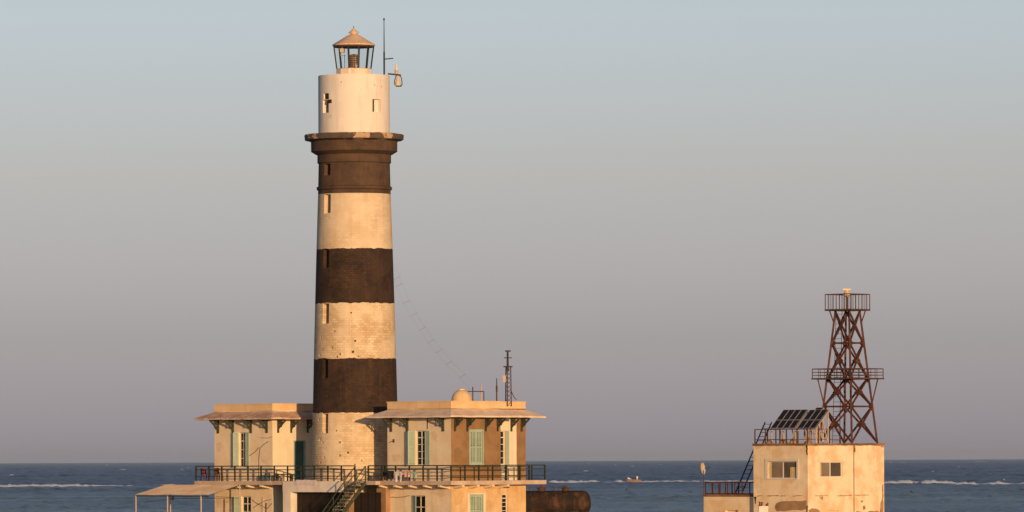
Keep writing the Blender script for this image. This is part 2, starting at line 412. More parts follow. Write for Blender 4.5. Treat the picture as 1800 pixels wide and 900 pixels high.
def foam(x0, x1, Y, h, seed, dens=1.0):
    rng = random.Random(seed); mb = MB(); n = max(6, int((x1 - x0) / 0.7)); ring = []
    for i in range(n + 1):
        x = x0 + (x1 - x0) * i / n; t = i / n
        e = min(1, t * 9, (1 - t) * 9)
        q = 0.5 + 0.5 * noise.noise((x * 0.05, seed, 0)) + 0.45 * noise.noise((x * 0.23, seed, 3)) + 0.3 * noise.noise((x * 0.9, seed, 5))
        hh = max(0.02, h * e * max(0.2, q)); yc = Y + 6 * noise.noise((x * 0.012, seed, 9)); wd = 2.2 + 2.4 * hh
        ring.append([(x, yc - wd, -0.25), (x, yc - wd * 0.6, hh * 0.45 + 0.1 * noise.noise((x, 1, seed))), (x, yc - wd * 0.2, hh * (0.95 + 0.2 * noise.noise((x * 1.7, 2, seed)))),
                     (x, yc + wd * 0.2, hh), (x, yc + wd * 0.8, hh * 0.4), (x, yc + wd * 1.4, -0.25)])
    for a, b in zip(ring[:-1], ring[1:]):
        for j in range(5): mb.face(a[j], b[j], b[j + 1], a[j + 1])
    return mb
def fx(px, Y): return uv(px, 850)[0] * Y
for (p0, p1, Y, h, s, lab) in ((-60, 120, 1590, 1.35, 1, 'white breaking wave at the left edge on the reef'), (95, 246, 1606, 1.0, 2, 'low white breaker left of the sheet canopy'), (266, 312, 1640, 0.75, 8, 'short white breaker just beside the sheet canopy'),
                          (955, 1105, 1700, 1.5, 3, 'white breaking wave right of the rusty tank'), (1090, 1245, 1720, 0.95, 4, 'white breaking wave below the small boat'), (1225, 1345, 1735, 1.0, 9, 'white breaker behind the annex roof railing'),
                          (1535, 1690, 1555, 1.2, 6, 'thin white breaker right of the concrete building'), (1660, 1870, 1500, 1.15, 5, 'white breaking wave at the right edge on the reef')):
    tag(foam(fx(p0, Y), fx(p1, Y), Y, h, s).build('breaking_wave', M_foam, smooth=60), lab, 'wave', kind='stuff')
wc = MB(); rng = random.Random(11)
for (px, py, wpx) in ((216, 826, 12), (20, 836, 8), (44, 839, 7), (320, 826, 7), (330, 823, 4), (1030, 829, 9), (1082, 818, 4), (1112, 820, 7), (1160, 817, 5), (1724, 812, 22), (1566, 813, 8), (1588, 813, 11),
                      (1640, 830, 5), (1765, 845, 4), (1210, 823, 3), (105, 822, 4), (188, 818, 5), (1035, 816, 3), (1685, 822, 4)):
    v = uv(px, py)[1]; Y = -EYE / v; x = uv(px, py)[0] * Y; w = wpx / F * Y * 0.5
    n = 8
    for i in range(n):
        a, b = x - w + 2 * w * i / n, x - w + 2 * w * (i + 1) / n
        h0, h1 = [max(0.03, 0.35 * math.sin(math.pi * k / n) * rng.uniform(0.5, 1.2)) for k in (i, i + 1)]
        wc.face((a, Y - 1, 0.2), (b, Y - 1, 0.2), (b, Y + 1.4, 0.4 + h1), (a, Y + 1.4, 0.4 + h0))
        wc.face((a, Y + 1.4, 0.4 + h0), (b, Y + 1.4, 0.4 + h1), (b, Y + 4, 0), (a, Y + 4, 0))
for i, (px, py, wpx, lab) in enumerate(((1694, 861, 11, 'brown reef rock awash below the right hand breakers'), (1602, 866, 9, 'small brown reef rock nearest the concrete building on its right'), (1796, 863, 12, 'brown reef rock at the right edge of the picture'),
                                      (1102, 861.5, 7, 'dark reef rock awash below the small boat'), (1214, 866, 8, 'dark reef rock left of the annex railing'))):
    Y = -EYE / uv(px, py)[1]; x = uv(px, py)[0] * Y; w = wpx / F * Y / 2
    rk = MB(T(x, Y, 0)); rk.lathe([(w, -.3), (w * .9, .05), (w * .6, .22), (w * .2, .32)], 14)
    rk.v = [(v[0] * (1 + .35 * noise.noise((v[0] * 3, v[1] * 3, i))), v[1] * .8, v[2] * (1 + .5 * noise.noise((v[0] * 5, v[1] * 5, i + 4)))) for v in rk.v]
    tag(rk.build('reef_rock', M_reef, smooth=50), lab, 'rock', 'reef rocks awash')
tag(wc.build('whitecaps', M_foam), 'scattered white wave crests on the open blue sea', 'whitecaps', kind='stuff')

# ------------------------------------------------------------------ lighthouse
TY = 370.0
TX = P(624, 480, TY).x - 0.02
TM = T(TX, TY, GROUND)
def tz(py): return P(624, py, TY).z
def rm(p): return p / F * TY
LH = thing('lighthouse', TM, 'tall round lighthouse tower with dark brown and cream bands and a white top drum', 'lighthouse')
FT = T(TX, TY, 0)
rp = [(900, 77.5), (726, 74.6), (631, 72.4), (534, 69.8), (438.5, 67.0), (342, 63.9), (288, 62.6)]
def RT(z):
    for (a, ra), (b, rb) in zip(rp[:-1], rp[1:]):
        za, zb = tz(a), tz(b)
        if z <= zb: return rm(ra + (rb - ra) * (z - za) / (zb - za))
    return rm(62.6)
def wob(a, z): return 0.05 * noise.noise((math.sin(a) * 5, math.cos(a) * 5, z * 0.7)) + 0.05 * noise.noise((math.sin(a) * 14, math.cos(a) * 14, z * 0.9))
def cyl(Rf): return lambda a, z, d: (math.sin(a) * (Rf(z) - d), -math.cos(a) * (Rf(z) - d), z + (wob(a, z) if z < 24 else 0))
US = [2 * math.pi * i / 120 - math.pi for i in range(121)]
def ang(px, r): return math.asin(max(-0.99, min(0.99, (px - 623.7) / r)))
def band(name, m, y0, y1, slots, dots, label, Rf=RT, n=8, rpx=None):
    z0, z1 = (GROUND if y0 is None else tz(y0)), tz(y1)
    rr = (rpx or Rf((z0 + z1) / 2) * F / TY); holes = []; marks = []
    for (xa, xb, ya, yb, dp) in slots:
        h = (ang(xa, rr), ang(xb, rr), tz(yb), min(tz(ya), z1 - 0.02), dp, False); holes.append(h); marks.append(h)
    dd = []
    for (x, y, s) in dots:
        r_ = Rf(tz(y)) * F / TY
        h = (ang(x - s / 2, r_), ang(x + s / 2, r_), tz(y + s / 2), tz(y - s / 2), 0.3, False); holes.append(h); dd.append(h)
    mb = MB(FT).sheet(cyl(Rf), -math.pi, math.pi, z0, z1, holes, US, [z0 + (z1 - z0) * i / n for i in range(n)])
    o = mb.build(name, m, LH, smooth=35); tag(o, label)
    f = cyl(Rf)
    for h in marks:
        pm = MB(FT)
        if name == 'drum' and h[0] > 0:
            hm = h[0] + (h[1] - h[0]) * 0.5  # shutter cut to half; dark strip beside it imitates the jamb shadow
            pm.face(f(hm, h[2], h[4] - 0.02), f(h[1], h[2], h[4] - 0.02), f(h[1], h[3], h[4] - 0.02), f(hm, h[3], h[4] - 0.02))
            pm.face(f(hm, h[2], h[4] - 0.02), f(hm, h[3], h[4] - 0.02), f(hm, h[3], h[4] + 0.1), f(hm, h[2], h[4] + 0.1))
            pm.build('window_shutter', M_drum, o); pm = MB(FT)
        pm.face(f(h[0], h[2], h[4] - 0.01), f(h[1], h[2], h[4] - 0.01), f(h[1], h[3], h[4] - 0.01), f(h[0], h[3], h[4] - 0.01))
        pm.build('dark_window_back', M_interior, o)  # dark backing; on the drum it stands for shade in the recess
    if dd:
        pm = MB(FT)
        for h in dd: pm.face(f(h[0], h[2], 0.26), f(h[1], h[2], 0.26), f(h[1], h[3], 0.26), f(h[0], h[3], 0.26))  # dark backs paint in the shade inside the holes
        tag(pm.build('dark_hole_backs', M_interior, o), kind='stuff')
    return o
band('tower_band', M_white, None, 726, [(566.5, 577, 727, 762, 0.5)],
     [(561.5, 737, 3), (567, 761, 3.2), (563.5, 773, 3.4), (567.5, 777, 3.4), (592, 757, 3), (598, 777, 4), (612.5, 796.5, 3.6), (598.5, 801, 3.6), (570.5, 805, 3), (563.5, 813, 3.2), (625, 816, 2.4), (637, 810, 2)],
     'cream block base band with scattered small dark holes', n=14)
band('tower_band', M_dark, 726, 631, [(567.5, 577.5, 632.5, 665, 0.5)], [], 'lowest dark brown painted band')
band('tower_band', M_white, 631, 534, [(568, 579.5, 535.5, 570, 0.5)],
     [(619, 551, 2.8), (590, 584, 3), (565, 593, 2.8), (626, 601, 3), (585.5, 612, 3.4), (622, 620, 4), (563, 625, 3.2), (599, 624, 3.6), (594, 628, 3.4), (632, 627, 2.2)], 'cream block band with checkered wear')
band('tower_band', M_dark, 534, 438.5, [(570, 579.5, 440, 472, 0.5)], [], 'middle dark brown painted band')
band('tower_band', M_white_top, 438.5, 342, [(571, 583, 343.5, 377, 0.5)], [], 'upper smooth cream band')
band('tower_band', M_neck, 342, 288, [(572, 583, 290, 310, 0.5)], [], 'brown neck band below the gallery')
MB(FT).lathe([(rm(63), tz(336)), (rm(66.3), tz(333.5)), (rm(66.3), tz(329.5)), (rm(62.5), tz(327))], 120).build('ring_moulding', M_neck, LH, smooth=30)
MB(FT).lathe([(rm(62), tz(288.5)), (rm(64.8), tz(287)), (rm(64.8), tz(273)), (rm(67.5), tz(272)), (rm(75.8), tz(267)), (rm(76), tz(249.5)), (rm(70), tz(247.5))], 120).build('corbel', M_neck, LH, smooth=30)
# the chipped gallery slab: an uneven rim
mb = MB(FT); n = 140; rings = []
for (r, y) in ((74, 249.2), (82, 247.6), (86.6, 246.6), (87.6, 243), (87.2, 238.2), (86, 237), (58, 236.2)):
    ring = []
    for i in range(n):
        a = 2 * math.pi * i / n
        e = 1 if r > 80 else 0
        q = noise.noise((math.sin(a) * 4, math.cos(a) * 4, y * 0.15)) * 1.1 + noise.noise((math.sin(a) * 11, math.cos(a) * 11, y * 0.3)) * 0.8
        ring.append((math.sin(a) * rm(r + e * q * 1.1), -math.cos(a) * rm(r + e * q * 1.1), tz(y + e * q * 0.7)))
    rings.append(ring)
for A, B in zip(rings[:-1], rings[1:]):
    for i in range(n):
        j = (i + 1) % n; mb.face(A[i], A[j], B[j], B[i])
tag(mb.build('gallery_slab', M_slab, LH, smooth=40), 'chipped dark slab edge with pale patches')
RD = lambda z: rm(62.8)
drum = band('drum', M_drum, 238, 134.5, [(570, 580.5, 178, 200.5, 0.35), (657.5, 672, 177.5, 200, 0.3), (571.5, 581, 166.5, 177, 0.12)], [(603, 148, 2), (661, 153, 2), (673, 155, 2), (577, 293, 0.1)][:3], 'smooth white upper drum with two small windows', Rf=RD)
MB(FT).lathe([(rm(62.6), tz(135)), (rm(62.2), tz(133.6)), (rm(30), tz(131.2))], 120).build('drum_roof', M_drum, LH, smooth=30)
# small hood lying against the left window
ah = ang(583.2, 62.8); f = cyl(RD)
mb = MB(FT); mb.hexa([f(ah - .02, tz(184), 0.02), f(ah + .06, tz(184), 0.02), f(ah + .06, tz(184), -0.16), f(ah - .02, tz(184), -0.16)], [f(ah - .02, tz(178), 0.02), f(ah + .06, tz(178), 0.02), f(ah + .06, tz(178), -0.12), f(ah - .02, tz(178), -0.12)])
mb.build('window_catch', M_interior, drum)
# lantern
ped = MB(FT).lathe([(rm(31.8), tz(132.6)), (rm(31.8), tz(122)), (rm(30), tz(121))], 12, a0=math.radians(15)).build('lantern_pedestal', M_lantern_white, LH)
zb, zt = tz(121.5), tz(80)
rb, rt = rm(31), rm(36.4)
for i in range(12):
    a = math.radians(15 + 30 * i); a2 = a + math.radians(30)
    b = Vector((math.sin(a) * rb, -math.cos(a) * rb, zb)); t_ = Vector((math.sin(a) * rt, -math.cos(a) * rt, zt))
    b2 = Vector((math.sin(a2) * rb, -math.cos(a2) * rb, zb)); t2 = Vector((math.sin(a2) * rt, -math.cos(a2) * rt, zt))
    thick = 0.065 if math.cos(a) > 0.2 or abs(math.sin(a)) > 0.6 else 0.035
    MB(FT).bar(b, t_, thick, 0.06, up=(math.sin(a), -math.cos(a), 0)).build('glazing_bar', M_black, ped)
    k = 0.97
    MB(FT).face(b * 1, b2, t2, t_).build('glass_pane', M_clear, ped)
MB(FT).lathe([(rt - 0.12, zt - 0.12), (rt + 0.02, zt - 0.12), (rt + 0.02, zt), (rt - 0.12, zt)], 12, a0=math.radians(15)).build('lantern_ring', M_neck, ped)
MB(FT).lathe([(rm(37.6), tz(80.6)), (rm(37.8), tz(78.6)), (rm(25), tz(71)), (rm(12), tz(63)), (rm(5.2), tz(60))], 24, a0=0.1).build('lantern_roof', M_lantern_roof, ped)
cow = MB(FT).lathe([(rm(5), tz(61)), (rm(5), tz(58.6)), (rm(9.2), tz(58.2)), (rm(9.0), tz(57)), (rm(5.4), tz(54)), (rm(2.4), tz(51)), (rm(0.6), tz(49))], 20).build('roof_cowl', M_lantern_roof, ped, smooth=40)
MB(FT).tube((0, 0, tz(51)), (0, 0, tz(46)), 0.025).build('finial', M_black, ped)
lens = MB(FT).lathe([(rm(8), tz(121)), (rm(9.4), tz(118)), (rm(9.6), tz(101)), (rm(8.6), tz(97)), (rm(4), tz(95.5))], 20).build('lens', M_lens, ped)
mb = MB(FT)
for k in range(6): mb.lathe([(rm(9.7), tz(117 - k * 3.2)), (rm(10.3), tz(116.4 - k * 3.2)), (rm(9.7), tz(115.8 - k * 3.2))], 20)
mb.build('lens_rings', M_rust_rail, lens)
mb = MB(FT); mb.tube((0, -0.2, tz(121)), (0.18, -0.2, tz(114)), 0.10, 8, 0.16); mb.build('lamp_head', M_dish, ped)
mb = MB(FT); x = rm(-20)
mb.box(x - 0.16, x + 0.16, -0.5, -0.2, tz(93), tz(86)); mb.tube((x, -0.35, tz(86)), (x, -0.35, tz(81)), 0.08); mb.box(x - 0.2, x + 0.2, -0.5, -0.2, tz(98), tz(97)); mb.tube((x + .15, -0.35, tz(97)), (x + .15, -0.35, tz(121)), 0.02)
mb.build('spare_lamp', M_dish, ped)

# whip aerial and navigation lamp on the drum
xa = P(675.5, 100, TY).x
w = thing('whip_aerial', T(xa, TY - 0.4, tz(132)), 'thin tall whip aerial beside the glass lantern', 'aerial')
mb = MB(); mb.tube((xa, TY - .4, tz(133)), (xa, TY - .4, tz(92)), 0.055); mb.tube((xa, TY - .4, tz(92)), (xa, TY - .4, tz(33)), 0.038, 8, 0.022); mb.build('mast', M_black, w)
mb = MB(); mb.tube((xa, TY - .4, tz(105)), (xa + rm(16), TY - .4, tz(103.5)), 0.035); mb.build('side_arm', M_black, w)
mb = MB(); mb.tube((xa, TY - .4, tz(37)), (xa, TY - .4, tz(33)), 0.05); mb.build('tip', M_black, w)
xl = P(699, 130, TY).x; yl = TY - 0.3
w = thing('signal_lamp', T(xl, yl, tz(152)), 'small signal lamp hanging on a bracket off the right side of the white drum', 'lamp')
mb = MB(); mb.bar((P(682, 130, TY).x, yl, tz(130.5)), (xl + rm(6), yl, tz(133)), 0.10, 0.10)
mb.build('bracket_arm', M_black, w)
mb = MB(); mb.path([(xl + rm(-2), yl, tz(132.5)), (xl + rm(-5.5), yl, tz(143)), (xl + rm(-5), yl, tz(150)), (xl + rm(-2), yl, tz(152.5)), (xl + rm(6), yl, tz(152.5)), (xl + rm(8), yl, tz(149)), (xl + rm(7), yl, tz(138)), (xl + rm(3), yl, tz(133))], 0.035); mb.build('strap', M_rust_rail, w)
mb = MB(); mb.tube((xl + rm(1), yl, tz(135)), (xl + rm(0.5), yl, tz(151.5)), 0.07, 12, 0.22); mb.build('lamp_housing', M_dish, w)
mb = MB(); mb.box(xl - rm(3), xl + rm(6), yl - .15, yl + .15, tz(153), tz(151)); mb.build('lamp_base', M_black, w)
mb = MB(); mb.tube((xl - rm(2), yl, tz(131)), (xl - rm(2), yl, tz(124)), 0.13, 10); mb.build('beacon_base', M_post, w)
mb = MB(); mb.tube((xl - rm(2), yl, tz(124)), (xl - rm(2), yl, tz(113.5)), 0.11, 10, 0.05); mb.build('beacon_cap', M_cloth_white, w)

# ------------------------------------------------------------------ houses
def offset(poly, e):
    out = []; n = len(poly)
    area = sum(poly[i][0] * poly[(i + 1) % n][1] - poly[(i + 1) % n][0] * poly[i][1] for i in range(n))
    sg = 1 if area > 0 else -1
    for i in range(n):
        p0, p1, p2 = Vector(poly[i - 1]), Vector(poly[i]), Vector(poly[(i + 1) % n])
        d1 = (p1 - p0).normalized(); d2 = (p2 - p1).normalized()
        n1 = Vector((d1.y, -d1.x)) * sg; n2 = Vector((d2.y, -d2.x)) * sg
        out.append(tuple(p1 + (n1 + n2) * e / (1 + n1.dot(n2))))
    return out
EOV = 0.94
DECK = None
def fA(y=0.0): return lambda u, z, d: (u, y + d, z)
def fB(x=0.0): return lambda u, z, d: (x - d, u, z)

def bracket_mesh():
    mb = MB()   # local: wall at y=0, outward -y, top z=0
    mb.box(-.05, .05, -.10, 0.0, -.88, 0); mb.box(-.05, .05, -.80, -.10, -.10, 0)
    mb.bar((0, -.05, -.62), (0, -.76, -.06), .08, .09); mb.bar((0, -.05, -.33), (0, -.42, -.06), .06, .06)
    mb.bar((0, -.05, -.08), (0, -.40, -.36), .06, .06); mb.bar((0, -.38, -.33), (0, -.38, -.06), .05, .05)
    mb.bar((0, -.36, -.50), (0, -.52, -.16), .05, .05)
    return mb.mesh('bracket', M_timber)
BRK = bracket_mesh()

def leaf_mesh(w, h):
    mb = MB()   # hinge at x=0, leaf to +x, thickness y
    fr = .07
    mb.box(0, fr, -.02, .02, 0, h); mb.box(w - fr, w, -.02, .02, 0, h); mb.box(fr, w - fr, -.02, .02, 0, fr); mb.box(fr, w - fr, -.02, .02, h - fr, h)
    mb.box(fr, w - fr, -.02, .02, h * .52, h * .52 + fr)
    z = fr + .03
    while z < h - fr - .03:
        mb.hexa([(fr, -.018, z), (w - fr, -.018, z), (w - fr, -.01, z), (fr, -.01, z)], [(fr, .01, z + .06), (w - fr, .01, z + .06), (w - fr, .018, z + .06), (fr, .018, z + .06)])
        z += .06
    return mb.mesh('shutter', M_shutter)

def window(house, fr, face, u0, u1, z0, z1, off=0.0, rows=4, cols=2, leaves=((1, 178), (-1, 130)), depth=0.18, mull=True, pane=None):
    """window in face 'A' (u=x) or 'B' (u=y); leaves: (side, opening angle)"""
    if face == 'A': base = fr.M @ T(u0, off, z0)
    else: base = fr.M @ T(off, u0, z0) @ RZ(math.pi / 2)
    W, H = u1 - u0, z1 - z0
    mb = MB(base); t = .06
    mb.box(0, t, depth - .06, depth, 0, H); mb.box(W - t, W, depth - .06, depth, 0, H); mb.box(t, W - t, depth - .06, depth, 0, t); mb.box(t, W - t, depth - .06, depth, H - t, H)
    for c in range(1, cols): mb.box(W * c / cols - .025, W * c / cols + .025, depth - .055, depth - .005, t, H - t)
    for r in range(1, rows):
        th = .035 if r != rows - 1 else .06
        zz = H * r / rows * (1 if r < rows - 1 else 1.0)
        for c in range(cols): mb.box(W * c / cols + .03, W * (c + 1) / cols - .03, depth - .05, depth - .01, zz - th / 2, zz + th / 2)
    o = mb.build('window', M_frame, house)
    for c in range(cols):
        for r in range(rows):
            pm = MB(base); a, b_ = W * c / cols + .02, W * (c + 1) / cols - .02; c0, c1 = H * r / rows + .01, H * (r + 1) / rows - .01
            pm.box(a, b_, depth - .015, depth - .008, c0, c1); pm.build('pane', pane or M_glass, o)
    for s, an in leaves:
        me = LEAVES.setdefault((round(W / 2, 2), round(H, 2)), None) or LEAVES.__setitem__((round(W / 2, 2), round(H, 2)), leaf_mesh(W / 2, H)) or LEAVES[(round(W / 2, 2), round(H, 2))]
        if s < 0: Ml = base @ T(0, -.03, 0) @ RZ(-math.radians(an))
        else: Ml = base @ T(W, -.03, 0) @ RZ(math.radians(an) - math.pi) 
        inst(me, 'shutter', o, Ml)
    return o
LEAVES = {}

def closed_shutters(house, fr, face, u0, u1, z0, z1, off=0.0):
    base = fr.M @ T(u0, off, z0) if face == 'A' else fr.M @ T(off, u0, z0) @ RZ(math.pi / 2)
    W, H = u1 - u0, z1 - z0
    mb = MB(base); t = .08
    mb.box(-t, 0, -.03, .05, 0, H); mb.box(W, W + t, -.03, .05, 0, H); mb.box(-t, W + t, -.03, .05, H, H + t); mb.box(-t, W + t, -.06, .05, -t, 0)
    o = mb.build('window', M_shutter, house)
    for k in range(2):
        a, b = W * k / 2 + .01, W * (k + 1) / 2 - .01
        lm = MB(base); f_ = .085
        lm.box(a, a + f_, .02, .07, 0, H); lm.box(b - f_, b, .02, .07, 0, H)
        for (c, d) in ((0, .1), (H * .48, H * .48 + .1), (H - .1, H)): lm.box(a + f_, b - f_, .02, .07, c, d)
        m_ = (a + b) / 2; lm.box(m_ - .035, m_ + .035, .025, .065, .1, H * .48); lm.box(m_ - .035, m_ + .035, .025, .065, H * .48 + .1, H - .1)
        z = .12
        while z < H - .14:
            if not (H * .48 - .05 < z < H * .48 + .1): lm.hexa([(a + f_, .04, z), (b - f_, .04, z), (b - f_, .048, z), (a + f_, .048, z)], [(a + f_, .075, z + .05), (b - f_, .075, z + .05), (b - f_, .083, z + .05), (a + f_, .083, z + .05)])
            z += .075
        lm.build('shutter', M_shutter, o)
    bm_ = MB(base); bm_.box(0, W, .12, .13, 0, H); bm_.build('pane', M_interior, o)
    return o

def skirt(house, fr, poly, z_in, z_out, e, m):
    mb = MB(fr.M); outer = offset(poly, e); n = len(poly); inner = offset(poly, -0.05)
    for i in range(n):
        j = (i + 1) % n
        k = max(1, int((Vector(outer[j]) - Vector(outer[i])).length / 0.35))
        for t in range(k):
            def L2(a, b, q): return (a[0] + (b[0] - a[0]) * q, a[1] + (b[1] - a[1]) * q)
            def sag(p): return 0.035 * noise.noise((p[0] * 1.3, p[1] * 1.3, 4))
            a0, a1 = L2(inner[i], inner[j], t / k), L2(inner[i], inner[j], (t + 1) / k)
            b0, b1 = L2(outer[i], outer[j], t / k), L2(outer[i], outer[j], (t + 1) / k)
            s0, s1 = sag(b0), sag(b1)
            mb.face((*a0, z_in), (*a1, z_in), (*b1, z_out + s1), (*b0, z_out + s0))
            mb.face((*b0, z_out + s0), (*b1, z_out + s1), (*b1, z_out - .10 + s1), (*b0, z_out - .10 + s0))
            mb.face((*b0, z_out - .10 + s0), (*b1, z_out - .10 + s1), (*a1, z_out - .10), (*a0, z_out - .10))
    return mb.build('eave_roof', m, house)

def slab(house, fr, poly, z0, z1, name, m):
    mb = MB(fr.M); mb.prism([(p[0], p[1], z0) for p in poly], (0, 0, z1 - z0)); return mb.build(name, m, house)

def parapet(house, fr, poly, z0, z1, m):
    n = len(poly); inn = offset(poly, -0.25)
    for i in range(n):
        j = (i + 1) % n
        mb = MB(fr.M); mb.hexa([(*poly[i], z0), (*poly[j], z0), (*inn[j], z0), (*inn[i], z0)], [(*poly[i], z1), (*poly[j], z1), (*inn[j], z1), (*inn[i], z1)])
        mb.build('parapet', m, house)
    cp = offset(poly, 0.035); ci = offset(poly, -0.29); mb = MB(fr.M)
    for i in range(n):
        j = (i + 1) % n
        mb.hexa([(*cp[i], z1 + .002), (*cp[j], z1 + .002), (*ci[j], z1 + .002), (*ci[i], z1 + .002)], [(*cp[i], z1 + .07), (*cp[j], z1 + .07), (*ci[j], z1 + .07), (*ci[i], z1 + .07)])
    mb.build('coping', m, house)
    mb = MB(fr.M); mb.prism([(p[0], p[1], z0 + .1) for p in offset(poly, -0.2)], (0, 0, .12)); mb.build('flat_roof', M_concrete, house)

# ---- right house
R = Fr(793, 780, 360.5)
zdeck = R.z(793, 845.3, EOV, -EOV)          # deck corner
DECK = zdeck
zpar = R.z(793, 704.5, 0, 0) - .07
zin = R.z(793, 718.7, 0, 0)
zout = R.z(793, 730.5, EOV, -EOV)
rLA = -R.ax(681, 780); rLB = R.by(880, 780); rS = 1.3
rLC = R.by(924, 780, -rS)
Rpoly = [(0, 0), (0, rLB), (-rS, rLB), (-rS, rLC), (-rLA, rLC), (-rLA, 0)]
RH = thing('keepers_house', R.M @ T(-rLA / 2, rLC / 2, GROUND), 'two storey tan and brown plastered house right of the lighthouse tower', 'house')
zso = zout - .10
SOF = zso - .004
def aw(x0, x1, y0, y1, fr, off=0.0):   # rectangle on face A from photo px
    xm = (x0 + x1) / 2
    a, b = fr.ax(x0, y0, off), fr.ax(x1, y0, off)
    return a, b, fr.z(xm, y1, (a + b) / 2, off), fr.z(xm, y0, (a + b) / 2, off)
def bw(x0, x1, y0, y1, fr, off=0.0):
    a, b = fr.by(x0, y0, off), fr.by(x1, y0, off); xm = (x0 + x1) / 2
    return a, b, fr.z(xm, y1, off, (a + b) / 2), fr.z(xm, y0, off, (a + b) / 2)
ZT = zin + .05
wa = aw(730, 747.5, 757, 818, R)
MB(R.M).sheet(fA(), -rLA, 0, DECK, ZT, [(*wa, .2, False)]).build('wall', M_plaster, RH)
wg = aw(725, 747.5, 871, 912, R)
MB(R.M).sheet(fA(), -rLA, 0, GROUND, DECK, [(*wg, .25, False)]).build('wall', M_plaster, RH)
wb = bw(826, 848, 757, 815, R)
MB(R.M).sheet(fB(), 0, rLB, DECK, ZT, [(*wb, .14, True)]).build('wall', M_brown, RH)
wbg = bw(827, 848, 871, 925, R)
MB(R.M).sheet(fB(), 0, rLB, GROUND, DECK, [(*wbg, .14, True)]).build('wall', M_plaster_low, RH)
wc_ = bw(872, 888.5, 757, 817, R, -rS)
ym = R.by(908, 780, -rS)
MB(R.M).sheet(fB(-rS), rLB, ym, DECK, ZT, [(wc_[0] + 0.3, wc_[1], wc_[2], wc_[3], .2, False)] if wc_[0] + .3 > rLB else [(rLB + .02, wc_[1], wc_[2], wc_[3], .2, False)]).build('wall', M_pale, RH)
MB(R.M).sheet(fB(-rS), ym, rLC, DECK, ZT).build('wall', M_brown, RH)
wcg = bw(882, 891.5, 868.5, 912, R, -rS)
MB(R.M).sheet(fB(-rS), rLB, rLC, GROUND, DECK, [(*wcg, .2, False)]).build('wall', M_plaster_low, RH)
mb = MB(R.M)
for p, q in (((0, rLB), (-rS, rLB)), ((-rS, rLC), (-rLA, rLC)), ((-rLA, rLC), (-rLA, 0))): mb.face((*p, GROUND), (*q, GROUND), (*q, ZT), (*p, ZT))
mb.build('wall', M_plaster, RH)
skirt(RH, R, Rpoly, zin, zout, EOV, M_eave); parapet(RH, R, Rpoly, zin - .02, zpar, M_parapet)
slab(RH, R, offset(Rpoly, EOV), DECK - .26, DECK, 'deck_slab', M_concrete)
o = window(RH, R, 'A', *wa, leaves=((1, 178), (-1, 132)), rows=5)
o = window(RH, R, 'B', max(rLB + .02, wc_[0] + .3), *wc_[1:], off=-rS, rows=5, cols=1, leaves=((1, 178),))
closed_shutters(RH, R, 'B', *wb); closed_shutters(RH, R, 'B', *wbg)
o = window(RH, R, 'A', *wg, rows=2, cols=2, leaves=((-1, 20),), depth=.22)
window(RH, R, 'B', *wcg, off=-rS, rows=6, cols=1, leaves=(), depth=.1)
a, b, c, d = wbg
mb = MB(R.M); mb.box(0.004, .03, a - .26, a - .09, c, d + .14); mb.box(.004, .03, b + .09, b + .26, c, d + .14); mb.box(.004, .03, a - .09, b + .09, d + .085, d + .14); mb.build('window_surround', M_pale, RH)
for px in (688.5, 717, 780):
    inst(BRK, 'bracket', RH, R.M @ T(R.ax(px, 745), 0, SOF))
for px in (799, 820.5, 853, 874):
    inst(BRK, 'bracket', RH, R.M @ T(0, R.by(px, 745), SOF) @ RZ(math.pi / 2))
for px in (898, 916):
    inst(BRK, 'bracket', RH, R.M @ T(-rS, R.by(px, 745, -rS), SOF) @ RZ(math.pi / 2))
inst(BRK, 'bracket', RH, R.M @ T(-rLA, .35, SOF) @ RZ(-math.pi / 2))
def joists(house, fr, x0, x1, ylen, yB=None):
    mb = MB(); mb.hexa([(-.10, 0, -.26), (.10, 0, -.26), (.10, 0, 0), (-.10, 0, 0)], [(-.10, -EOV + .05, -.12), (.10, -EOV + .05, -.12), (.10, -EOV + .05, 0), (-.10, -EOV + .05, 0)])
    me = mb.mesh('deck_joist', M_plaster)
    n = int((x1 - x0) / 1.25)
    for i in range(n + 1): inst(me, 'deck_joist', house, fr.M @ T(x0 + .2 + (x1 - x0 - .4) * i / n, 0, DECK - .264))
    if ylen:
        n = int(ylen / 1.25)
        for i in range(n + 1): inst(me, 'deck_joist', house, fr.M @ T(0, .2 + (ylen - .4) * i / n, DECK - .264) @ RZ(math.pi / 2))
joists(RH, R, -rLA, 0, rLB)
mb = MB(R.M); x = R.ax(747 + 5, 745); mb.tube((x, -.03, SOF), (x, -.03, wa[3] + .1), .02); mb.build('cable', M_black, RH)
mb = MB(R.M); mb.tube((R.ax(684, 783), -.02, R.z(684, 783, 0, 0) + .2), (R.ax(693, 781), -.02, R.z(693, 781, 0, 0) + .25), .02); mb.tube((R.ax(693, 777), -.04, R.z(693, 777, 0, 0) + .2), (R.ax(693, 783), -.04, R.z(693, 783, 0, 0) + .2), .05); mb.build('cable', M_rust_rail, RH)
mb = MB(R.M); pts = []
for i in range(9):
    px = 681 + i * 5; py = 874.5 - 0.4 * i + (1.2 if 2 < i < 7 else 0); pts.append((R.ax(px, py), -.02, R.z(px, py, R.ax(px, py), 0)))
mb.path(pts, .018); mb.build('cable', M_rust_rail, RH)

